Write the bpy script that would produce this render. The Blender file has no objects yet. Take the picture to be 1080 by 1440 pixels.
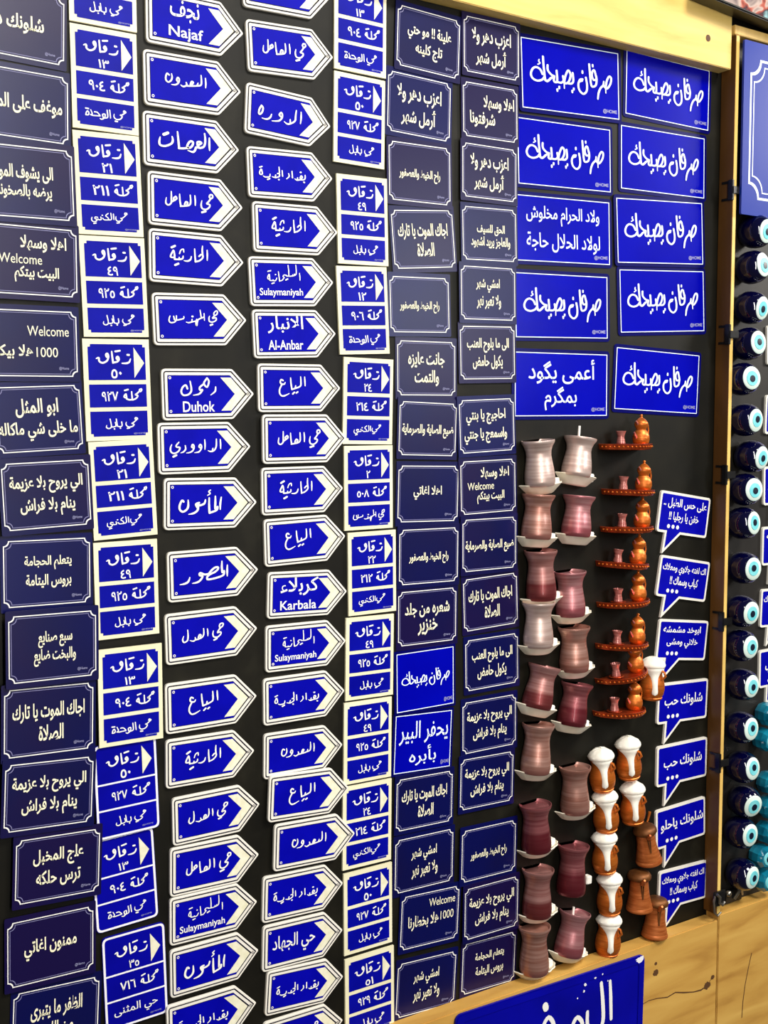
import bpy, bmesh, math, random
from mathutils import Vector, Matrix

random.seed(7)
SC = bpy.context.scene
COL = SC.collection

# ------------------------------------------------------------------ camera, light, exposure
cam_d = bpy.data.cameras.new('camera')
cam_d.sensor_fit = 'VERTICAL'; cam_d.sensor_height = 36.0; cam_d.lens = 36.0 * 1650.0 / 1440.0
cam_d.clip_start = 0.05
cam = bpy.data.objects.new('camera', cam_d); COL.objects.link(cam)
RIGHT = Vector((0.82995051, -0.55783703, 0.0))
DOWN = Vector((-0.04298573, -0.06395421, -0.99702662))
FWD = Vector((0.55617837, 0.82748275, -0.07705787))
mw = Matrix((( RIGHT.x, -DOWN.x, -FWD.x, 0.0), (RIGHT.y, -DOWN.y, -FWD.y, -1.3605), (RIGHT.z, -DOWN.z, -FWD.z, 1.5), (0, 0, 0, 1)))
cam.matrix_world = mw
SC.camera = cam

SC.view_settings.view_transform = 'Standard'
SC.view_settings.look = 'None'
SC.view_settings.gamma = 1.0
SC.view_settings.use_curve_mapping = False
SC.view_settings.exposure = -0.38

world = bpy.data.worlds.new('world'); SC.world = world
world.use_nodes = True
bgn = world.node_tree.nodes['Background']
bgn.inputs[0].default_value = (1.0, 0.96, 0.9, 1); bgn.inputs[1].default_value = 0.09

def area(name, loc, target, sx, sy, power, col=(1, 1, 1)):
    d = bpy.data.lights.new(name, 'AREA'); d.shape = 'RECTANGLE'; d.size = sx; d.size_y = sy
    d.energy = power; d.color = col
    o = bpy.data.objects.new(name, d); COL.objects.link(o); o.location = loc
    o.rotation_euler = (Vector(target) - Vector(loc)).to_track_quat('-Z', 'Y').to_euler()
    return o
area('ceiling_lamp', (1.9, -2.5, 4.2), (0.8, 0, 1.35), 1.2, 0.8, 200, (1.0, 0.96, 0.89))
area('side_lamp', (4.1, -1.25, 2.7), (0.9, 0, 1.3), 0.6, 0.6, 70, (1.0, 0.95, 0.86))
area('glare_light', (2.42, -2.1, 1.95), (0.97, 0, 1.6), 0.5, 0.6, 13, (0.95, 0.98, 1.0))  # unseen soft light, added to throw glare on the middle navy plates
area('strip_lamp', (0.5, -1.5, 1.75), (1.3, 0, 1.1), 0.12, 1.9, 30, (1.0, 0.97, 0.92))

# ------------------------------------------------------------------ materials
def lin(c):
    return tuple(((v / 255) / 12.92 if v <= 10 else ((v / 255 + 0.055) / 1.055) ** 2.4) for v in c) + (1,)
def mat(name, rgb, rough=0.4, metal=0.0, coat=0.0, spec=0.5):
    m = bpy.data.materials.new(name); m.use_nodes = True
    b = m.node_tree.nodes['Principled BSDF']
    b.inputs['Base Color'].default_value = lin(rgb)
    b.inputs['Roughness'].default_value = rough; b.inputs['Metallic'].default_value = metal
    b.inputs['Coat Weight'].default_value = coat; b.inputs['Specular IOR Level'].default_value = spec
    return m
def nodes(m):
    nt = m.node_tree
    return nt, nt.nodes, nt.links, nt.nodes['Principled BSDF']
def ramp(N, stops):
    r = N.new('ShaderNodeValToRGB'); e = r.color_ramp.elements
    while len(e) < len(stops): e.new(0.5)
    for i, (p, c) in enumerate(stops):
        e[i].position = p; e[i].color = lin(c)
    return r
def noisy(name, stops, scale=(1, 1, 1), nscale=5, detail=4, rough=0.5, metal=0.0, coat=0.0, bump=0.0, distort=0.0, shift=0.0, spec=0.5):
    """principled with a noise driven colour ramp in object space"""
    m = mat(name, (128, 128, 128), rough, metal, coat, spec)
    nt, N, L, b = nodes(m)
    tc = N.new('ShaderNodeTexCoord'); mp = N.new('ShaderNodeMapping'); mp.inputs['Scale'].default_value = scale
    L.new(tc.outputs['Object'], mp.inputs['Vector'])
    oi = N.new('ShaderNodeObjectInfo'); ad = N.new('ShaderNodeVectorMath'); ad.operation = 'ADD'
    mul = N.new('ShaderNodeMath'); mul.operation = 'MULTIPLY'; mul.inputs[1].default_value = 37.0
    L.new(oi.outputs['Random'], mul.inputs[0]); L.new(mp.outputs[0], ad.inputs[0]); L.new(mul.outputs[0], ad.inputs[1])
    n = N.new('ShaderNodeTexNoise'); n.inputs['Scale'].default_value = nscale; n.inputs['Detail'].default_value = detail
    n.inputs['Distortion'].default_value = distort
    L.new(ad.outputs[0], n.inputs['Vector'])
    src = n.outputs['Fac']
    if shift:
        a2 = N.new('ShaderNodeMath'); a2.operation = 'MULTIPLY_ADD'; a2.inputs[1].default_value = shift
        L.new(oi.outputs['Random'], a2.inputs[0]); L.new(src, a2.inputs[2]); 
        s2 = N.new('ShaderNodeMath'); s2.operation = 'SUBTRACT'; s2.inputs[1].default_value = shift / 2
        L.new(a2.outputs[0], s2.inputs[0]); src = s2.outputs[0]
    r = ramp(N, stops); L.new(src, r.inputs[0]); L.new(r.outputs[0], b.inputs['Base Color'])
    if bump:
        bp = N.new('ShaderNodeBump'); bp.inputs['Strength'].default_value = bump; bp.inputs['Distance'].default_value = 0.002
        L.new(n.outputs['Fac'], bp.inputs['Height']); L.new(bp.outputs[0], b.inputs['Normal'])
    return m
M = {}
M['arrow_white'] = mat('arrow_white', (230, 225, 214), 0.4, spec=0.25)
M['arrow_blue'] = noisy('arrow_blue', [(0.3, (0, 0, 148)), (0.7, (2, 2, 162))], nscale=30, rough=0.5, spec=0.08)
M['arrow_line'] = mat('arrow_line', (10, 8, 30), 0.5, spec=0.15)
M['cream'] = noisy('cream', [(0.3, (226, 219, 182)), (0.7, (235, 229, 198))], nscale=14, rough=0.4)
M['chevron'] = noisy('chevron', [(0.35, (222, 217, 186)), (0.65, (234, 230, 206))], nscale=120, rough=0.45)
M['plate_blue'] = noisy('plate_blue', [(0.3, (0, 2, 134)), (0.7, (3, 8, 152))], nscale=20, rough=0.4, spec=0.12)
M['enamel_blue'] = noisy('enamel_blue', [(0.3, (4, 4, 130)), (0.7, (6, 6, 160))], nscale=9, rough=0.28, spec=0.15)
M['plate_white'] = mat('plate_white', (236, 234, 240), 0.4)
M['navy'] = noisy('navy', [(0.3, (1, 5, 70)), (0.5, (5, 6, 62)), (0.7, (17, 6, 58))], nscale=7, rough=0.32, shift=0.5, spec=0.36)
M['navy_edge'] = mat('navy_edge', (24, 24, 62), 0.4)
M['letter_cream'] = mat('letter_cream', (240, 234, 202), 0.5)
M['letter_white'] = mat('letter_white', (238, 236, 230), 0.5)
M['line_dim'] = mat('line_dim', (120, 118, 160), 0.5)
M['mark_dim'] = mat('mark_dim', (150, 150, 190), 0.5)
M['gloss_blue'] = noisy('gloss_blue', [(0.25, (0, 0, 144)), (0.75, (0, 4, 166))], nscale=8, rough=0.22, spec=0.16)
M['gloss_edge'] = mat('gloss_edge', (1, 2, 84), 0.25, coat=0.15, spec=0.2)
M['ice'] = mat('ice', (226, 236, 252), 0.4)
M['board'] = noisy('board', [(0.3, (11, 10, 6)), (0.6, (21, 19, 12)), (0.8, (34, 32, 23))], nscale=16, detail=8, rough=0.5, spec=0.2)
M['dark_panel'] = noisy('dark_panel', [(0.3, (16, 13, 11)), (0.7, (34, 30, 26))], nscale=12, rough=0.5)
def wood(name, stops, scale, nscale=3.0, rough=0.5):
    return noisy(name, stops, scale=scale, nscale=nscale, detail=7, rough=rough, bump=0.12, distort=0.6)
M['beam'] = wood('beam', [(0.25, (204, 164, 80)), (0.5, (220, 184, 98)), (0.75, (230, 198, 114))], (2, 9, 14))
M['plank'] = wood('plank', [(0.22, (160, 112, 46)), (0.45, (194, 148, 70)), (0.75, (212, 170, 88))], (1.6, 9, 9))
M['divider'] = wood('divider', [(0.25, (210, 166, 84)), (0.55, (232, 194, 108)), (0.8, (240, 208, 128))], (12, 6, 1.6))
M['divider_shade'] = wood('divider_shade', [(0.25, (70, 42, 10)), (0.55, (96, 60, 17)), (0.8, (110, 72, 26))], (12, 6, 1.6))  # darker copy of the divider wood, with the left face's shade in its colour
M['knot'] = mat('knot', (84, 52, 20), 0.7)
M['black_plastic'] = mat('black_plastic', (14, 13, 14), 0.35)
M['steel'] = mat('steel', (150, 145, 135), 0.3, 0.9)
M['saucer'] = noisy('saucer', [(0.3, (232, 222, 196)), (0.7, (246, 240, 222))], nscale=40, rough=0.45)
M['sugar'] = noisy('sugar', [(0.3, (244, 240, 226)), (0.7, (252, 250, 242))], nscale=60, rough=0.6)
def turned(m, k=0.8):
    """turned on a wheel: fine rings about the vertical axis stretch the highlight upright"""
    nt, N, L, b = nodes(m); b.inputs['Anisotropic'].default_value = k
    tg = N.new('ShaderNodeTangent'); tg.direction_type = 'RADIAL'; tg.axis = 'Z'
    L.new(tg.outputs[0], b.inputs['Tangent'])
def pearl(name, a, b_, tea, tea_z):
    """streaked pearly glass with tea showing through its lower part"""
    m = mat(name, (200, 150, 150), 0.34, 0.65, 0.2)
    nt, N, L, b = nodes(m); turned(m)
    tc = N.new('ShaderNodeTexCoord'); mp = N.new('ShaderNodeMapping'); mp.inputs['Scale'].default_value = (12, 12, 260)
    L.new(tc.outputs['Object'], mp.inputs['Vector'])
    oi = N.new('ShaderNodeObjectInfo'); ad = N.new('ShaderNodeVectorMath'); ad.operation = 'ADD'
    mul = N.new('ShaderNodeMath'); mul.operation = 'MULTIPLY'; mul.inputs[1].default_value = 91.0
    L.new(oi.outputs['Random'], mul.inputs[0]); L.new(mp.outputs[0], ad.inputs[0]); L.new(mul.outputs[0], ad.inputs[1])
    n = N.new('ShaderNodeTexNoise'); n.inputs['Scale'].default_value = 1.0; n.inputs['Detail'].default_value = 5
    L.new(ad.outputs[0], n.inputs['Vector'])
    r = ramp(N, [(0.32, a), (0.68, b_)]); L.new(n.outputs['Fac'], r.inputs[0])
    sp = N.new('ShaderNodeSeparateXYZ'); L.new(tc.outputs['Object'], sp.inputs[0])
    mr = N.new('ShaderNodeMapRange'); mr.inputs['From Min'].default_value = tea_z; mr.inputs['From Max'].default_value = tea_z - 0.006
    L.new(sp.outputs['Z'], mr.inputs['Value'])
    mx = N.new('ShaderNodeMix'); mx.data_type = 'RGBA'; mx.inputs['B'].default_value = lin(tea)
    for s in mx.inputs:
        if s.name == 'B' and s.type == 'RGBA': s.default_value = lin(tea)
        if s.name == 'A' and s.type == 'RGBA': L.new(r.outputs[0], s)
    f2 = N.new('ShaderNodeMath'); f2.operation = 'MULTIPLY'; f2.inputs[1].default_value = 0.85
    L.new(mr.outputs[0], f2.inputs[0]); L.new(f2.outputs[0], mx.inputs[0])
    out = [s for s in mx.outputs if s.type == 'RGBA'][0]
    L.new(out, b.inputs['Base Color'])
    return m
M['glass_pale'] = pearl('glass_pale', (206, 172, 160), (236, 212, 202), (196, 160, 150), -1)
M['glass_pink'] = pearl('glass_pink', (178, 104, 110), (214, 158, 158), (160, 80, 88), 0.02)
M['glass_copper'] = pearl('glass_copper', (168, 112, 96), (206, 160, 146), (170, 110, 100), 0.012)
M['glass_tea'] = pearl('glass_tea', (164, 104, 98), (198, 146, 140), (112, 22, 28), 0.03)
M['glass_wine'] = pearl('glass_wine', (142, 70, 76), (178, 110, 112), (104, 20, 34), 0.036)
M['copper'] = noisy('copper', [(0.3, (190, 92, 26)), (0.7, (220, 124, 46))], scale=(1, 1, 14), nscale=30, rough=0.38, metal=0.6)
M['copper_red'] = noisy('copper_red', [(0.3, (176, 62, 30)), (0.7, (208, 92, 44))], nscale=60, rough=0.32, metal=0.8)
M['copper_old'] = noisy('copper_old', [(0.3, (170, 84, 34)), (0.7, (216, 126, 66))], scale=(1, 1, 10), nscale=40, rough=0.4, metal=0.5)
M['copper_dark'] = noisy('copper_dark', [(0.3, (84, 46, 18)), (0.7, (124, 76, 34))], nscale=50, rough=0.5, metal=0.6)
M['cup_rose'] = noisy('cup_rose', [(0.3, (150, 74, 68)), (0.7, (206, 140, 130))], scale=(1, 1, 8), nscale=60, rough=0.25, metal=0.4)
for k in ('copper', 'copper_old'): turned(M[k], 0.7)
M['foam'] = noisy('foam', [(0.3, (238, 232, 216)), (0.7, (250, 247, 236))], nscale=90, rough=0.5, bump=0.2)
M['bead_navy'] = mat('bead_navy', (2, 2, 40), 0.08, coat=0.5)
M['eye_white'] = mat('eye_white', (216, 234, 224), 0.5)
M['eye_sky'] = noisy('eye_sky', [(0.3, (96, 196, 206)), (0.7, (136, 216, 222))], nscale=60, rough=0.5)
M['eye_pupil'] = mat('eye_pupil', (4, 16, 40), 0.4)
M['teal_glass'] = noisy('teal_glass', [(0.3, (4, 84, 112)), (0.7, (24, 136, 162))], nscale=40, rough=0.1, coat=0.6)
def picture_mat():
    m = mat('picture', (120, 110, 110), 0.15, coat=0.6)
    nt, N, L, b = nodes(m)
    tc = N.new('ShaderNodeTexCoord'); mp = N.new('ShaderNodeMapping'); mp.inputs['Scale'].default_value = (9, 1, 8); mp.inputs['Location'].default_value = (3.3, 0, 2.1)
    L.new(tc.outputs['Object'], mp.inputs['Vector'])
    n = N.new('ShaderNodeTexNoise'); n.inputs['Scale'].default_value = 1.6; n.inputs['Detail'].default_value = 2; n.inputs['Distortion'].default_value = 1.2
    L.new(mp.outputs[0], n.inputs['Vector'])
    r = ramp(N, [(0.25, (24, 18, 24)), (0.4, (86, 74, 80)), (0.48, (190, 170, 160)), (0.52, (176, 92, 76)), (0.58, (60, 46, 56)), (0.66, (150, 196, 200)), (0.75, (230, 226, 220))])
    r.color_ramp.interpolation = 'LINEAR'
    L.new(n.outputs['Fac'], r.inputs[0]); L.new(r.outputs[0], b.inputs['Base Color'])
    return m
M['picture'] = picture_mat()

# ------------------------------------------------------------------ object helpers
def link_mesh(name, me, material, parent=None):
    o = bpy.data.objects.new(name, me); COL.objects.link(o)
    if material is not None and not me.materials: me.materials.append(material)
    if parent: o.parent = parent
    return o
def obj(name, bm, material, parent=None, smooth=False):
    bmesh.ops.recalc_face_normals(bm, faces=bm.faces)
    me = bpy.data.meshes.new(name); bm.to_mesh(me); bm.free()
    if smooth:
        for p in me.polygons: p.use_smooth = True
        try: me.set_sharp_from_angle(angle=math.radians(38))
        except Exception: pass
    return link_mesh(name, me, material, parent)
def tag(o, label, cat, group=None):
    o['label'] = label; o['category'] = cat
    if group: o['group'] = group
    return o
def thing(name, label, cat, loc=(0, 0, 0), tilt=0.0, scale=1.0, group=None):
    """an Empty at the thing's place on the board; tilt turns it in the plane of the board (degrees, counter-clockwise)"""
    o = bpy.data.objects.new(name, None); COL.objects.link(o); o.empty_display_size = 0.02
    o.location = loc; o.rotation_euler = (0, -math.radians(tilt), 0); o.scale = (scale, scale, scale)
    return tag(o, label, cat, group)
def struct(name, bm, m, parent=None):
    o = obj(name, bm, m, parent)
    if not parent: o['kind'] = 'structure'
    return o
def add_box(bm, x0, x1, y0, y1, z0, z1, bev=0.0):
    vs = [bm.verts.new((x, y, z)) for x in (x0, x1) for y in (y0, y1) for z in (z0, z1)]
    fs = [bm.faces.new([vs[i] for i in f]) for f in ((0, 1, 3, 2), (4, 6, 7, 5), (0, 4, 5, 1), (2, 3, 7, 6), (0, 2, 6, 4), (1, 5, 7, 3))]
    if bev:
        es = list({e for f in fs for e in f.edges})
        bmesh.ops.bevel(bm, geom=es, offset=bev, segments=2, affect='EDGES')
def box(x0, x1, y0, y1, z0, z1, bev=0.0):
    bm = bmesh.new(); add_box(bm, x0, x1, y0, y1, z0, z1, bev); return bm
def rounded(pts, r, seg=5):
    """round the corners of a polygon; r is one radius or one per corner"""
    n = len(pts); out = []
    for i in range(n):
        ri = r[i] if isinstance(r, (list, tuple)) else r
        p = Vector(pts[i]); a = Vector(pts[i - 1]) - p; c = Vector(pts[(i + 1) % n]) - p
        if ri <= 0: out.append(tuple(p)); continue
        a1, c1 = a.normalized(), c.normalized(); ang = a1.angle(c1)
        d = min(ri / math.tan(ang / 2), a.length * 0.48, c.length * 0.48)
        s, e = p + a1 * d, p + c1 * d
        for k in range(seg + 1):
            t = k / seg
            q = s * (1 - t) ** 2 + p * 2 * t * (1 - t) + e * t * t
            out.append(tuple(q))
    return out
def inset(pts, d):
    """inset a clockwise or counter-clockwise polygon by d"""
    n = len(pts); area2 = sum(pts[i][0] * pts[(i + 1) % n][1] - pts[(i + 1) % n][0] * pts[i][1] for i in range(n))
    s = 1 if area2 > 0 else -1; out = []
    for i in range(n):
        p0, p1, p2 = Vector(pts[i - 1]), Vector(pts[i]), Vector(pts[(i + 1) % n])
        e1, e2 = (p1 - p0).normalized(), (p2 - p1).normalized()
        n1, n2 = Vector((-e1.y, e1.x)) * s, Vector((-e2.y, e2.x)) * s
        k = 1 + n1.dot(n2)
        out.append(tuple(p1 + (n1 + n2) * (d / k)))
    return out
def rect(w, h, cx=0.0, cz=0.0):
    return [(cx - w / 2, cz + h / 2), (cx + w / 2, cz + h / 2), (cx + w / 2, cz - h / 2), (cx - w / 2, cz - h / 2)]
def slab(bm, pts, y_back, y_front, bev=0.0):
    """a polygon in the board's plane with a thickness; front is towards -y"""
    f = [bm.verts.new((p[0], y_front, p[1])) for p in pts]; b = [bm.verts.new((p[0], y_back, p[1])) for p in pts]
    n = len(pts); bm.faces.new(f); bm.faces.new(b[::-1])
    for i in range(n):
        j = (i + 1) % n; bm.faces.new((f[j], f[i], b[i], b[j]))
def flat(bm, pts, y):
    bm.faces.new([bm.verts.new((p[0], y, p[1])) for p in pts])
def ring(bm, a, b, y):
    va = [bm.verts.new((p[0], y, p[1])) for p in a]; vb = [bm.verts.new((p[0], y, p[1])) for p in b]
    n = len(a)
    for i in range(n):
        j = (i + 1) % n; bm.faces.new((va[i], va[j], vb[j], vb[i]))
def disc(bm, x, z, r, y, n=14, rz=None):
    flat(bm, [(x + r * math.cos(2 * math.pi * k / n), z + (rz or r) * math.sin(2 * math.pi * k / n)) for k in range(n)], y)
def lathe(bm, prof, seg=32, a0=0.0, a1=2 * math.pi, cx=0.0, cy=0.0, back=None, close=True):
    """turn (r, z) about the vertical axis through (cx, cy); with back set, nothing goes behind y = back"""
    full = abs(a1 - a0 - 2 * math.pi) < 1e-6
    cols = []
    for k in range(seg if full else seg + 1):
        t = a0 + (a1 - a0) * k / seg; col = []
        for r, z in prof:
            y = cy + r * math.sin(t)
            if back is not None: y = min(y, back)
            col.append(bm.verts.new((cx + r * math.cos(t), y, z)))
        cols.append(col)
    n = len(cols); last = n if full else n - 1
    for i in range(last):
        A, B = cols[i], cols[(i + 1) % n]
        for k in range(len(prof) - 1): bm.faces.new((A[k], B[k], B[k + 1], A[k + 1]))
    if close:
        if full:
            for k in (0, -1):
                if prof[k][0] > 1e-6: bm.faces.new([c[k] for c in cols])
    return cols
def tube(bm, path, rad, seg=8):
    rings = []
    for i, p in enumerate(path):
        p = Vector(p); a = Vector(path[max(i - 1, 0)]); b = Vector(path[min(i + 1, len(path) - 1)])
        t = (b - a).normalized(); u = t.orthogonal().normalized() if i == 0 else (u - t * u.dot(t)).normalized()
        v = t.cross(u); r = rad[i] if isinstance(rad, (list, tuple)) else rad
        rings.append([bm.verts.new(p + (u * math.cos(2 * math.pi * k / seg) + v * math.sin(2 * math.pi * k / seg)) * r) for k in range(seg)])
    for A, B in zip(rings, rings[1:]):
        for k in range(seg): bm.faces.new((A[k], A[(k + 1) % seg], B[(k + 1) % seg], B[k]))
    bm.faces.new(rings[0][::-1]); bm.faces.new(rings[-1])

# ------------------------------------------------------------------ Arabic lettering
# isolated, final, initial, medial forms
FORMS = {'ا': (0xFE8D, 0xFE8E), 'أ': (0xFE83, 0xFE84), 'آ': (0xFE81, 0xFE82), 'د': (0xFEA9, 0xFEAA), 'ذ': (0xFEAB, 0xFEAC), 'ر': (0xFEAD, 0xFEAE),
         'ز': (0xFEAF, 0xFEB0), 'و': (0xFEED, 0xFEEE), 'ة': (0xFE93, 0xFE94), 'ى': (0xFEEF, 0xFEF0), 'ء': (0xFE80,), 'ؤ': (0xFE85, 0xFE86),
         'ب': (0xFE8F,), 'ت': (0xFE95,), 'ث': (0xFE99,), 'ج': (0xFE9D,), 'ح': (0xFEA1,), 'خ': (0xFEA5,), 'س': (0xFEB1,), 'ش': (0xFEB5,), 'ص': (0xFEB9,),
         'ض': (0xFEBD,), 'ط': (0xFEC1,), 'ظ': (0xFEC5,), 'ع': (0xFEC9,), 'غ': (0xFECD,), 'ف': (0xFED1,), 'ق': (0xFED5,), 'ك': (0xFED9,), 'ل': (0xFEDD,),
         'م': (0xFEE1,), 'ن': (0xFEE5,), 'ه': (0xFEE9,), 'ي': (0xFEF1,), 'ئ': (0xFE89,), 'گ': (0xFB92,), 'چ': (0xFB7A,)}
DUAL = set('بتثجحخسشصضطظعغفقكلمنهيئگچ')
LAMALEF = {'ا': 0xFEFB, 'أ': 0xFEF7, 'آ': 0xFEF5}
def shape(s):
    out = []; i = 0; joins = False
    while i < len(s):
        c = s[i]; nx = s[i + 1] if i + 1 < len(s) else ''
        if c == 'ل' and nx in LAMALEF:
            out.append(chr(LAMALEF[nx] + (1 if joins else 0))); joins = False; i += 2; continue
        if c in FORMS:
            f = FORMS[c][0]; nxt = nx in FORMS and nx != 'ء'
            if c in DUAL:
                k = (3 if nxt else 1) if joins else (2 if nxt else 0)
                out.append(chr(f + k)); joins = nxt
            elif c == 'ء': out.append(chr(f)); joins = False
            else: out.append(chr(FORMS[c][1 if joins else 0])); joins = False
        else:
            out.append(c); joins = False
        i += 1
    return ''.join(reversed(out))
AR_DIGITS = str.maketrans('0123456789', '٠١٢٣٤٥٦٧٨٩')
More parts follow.
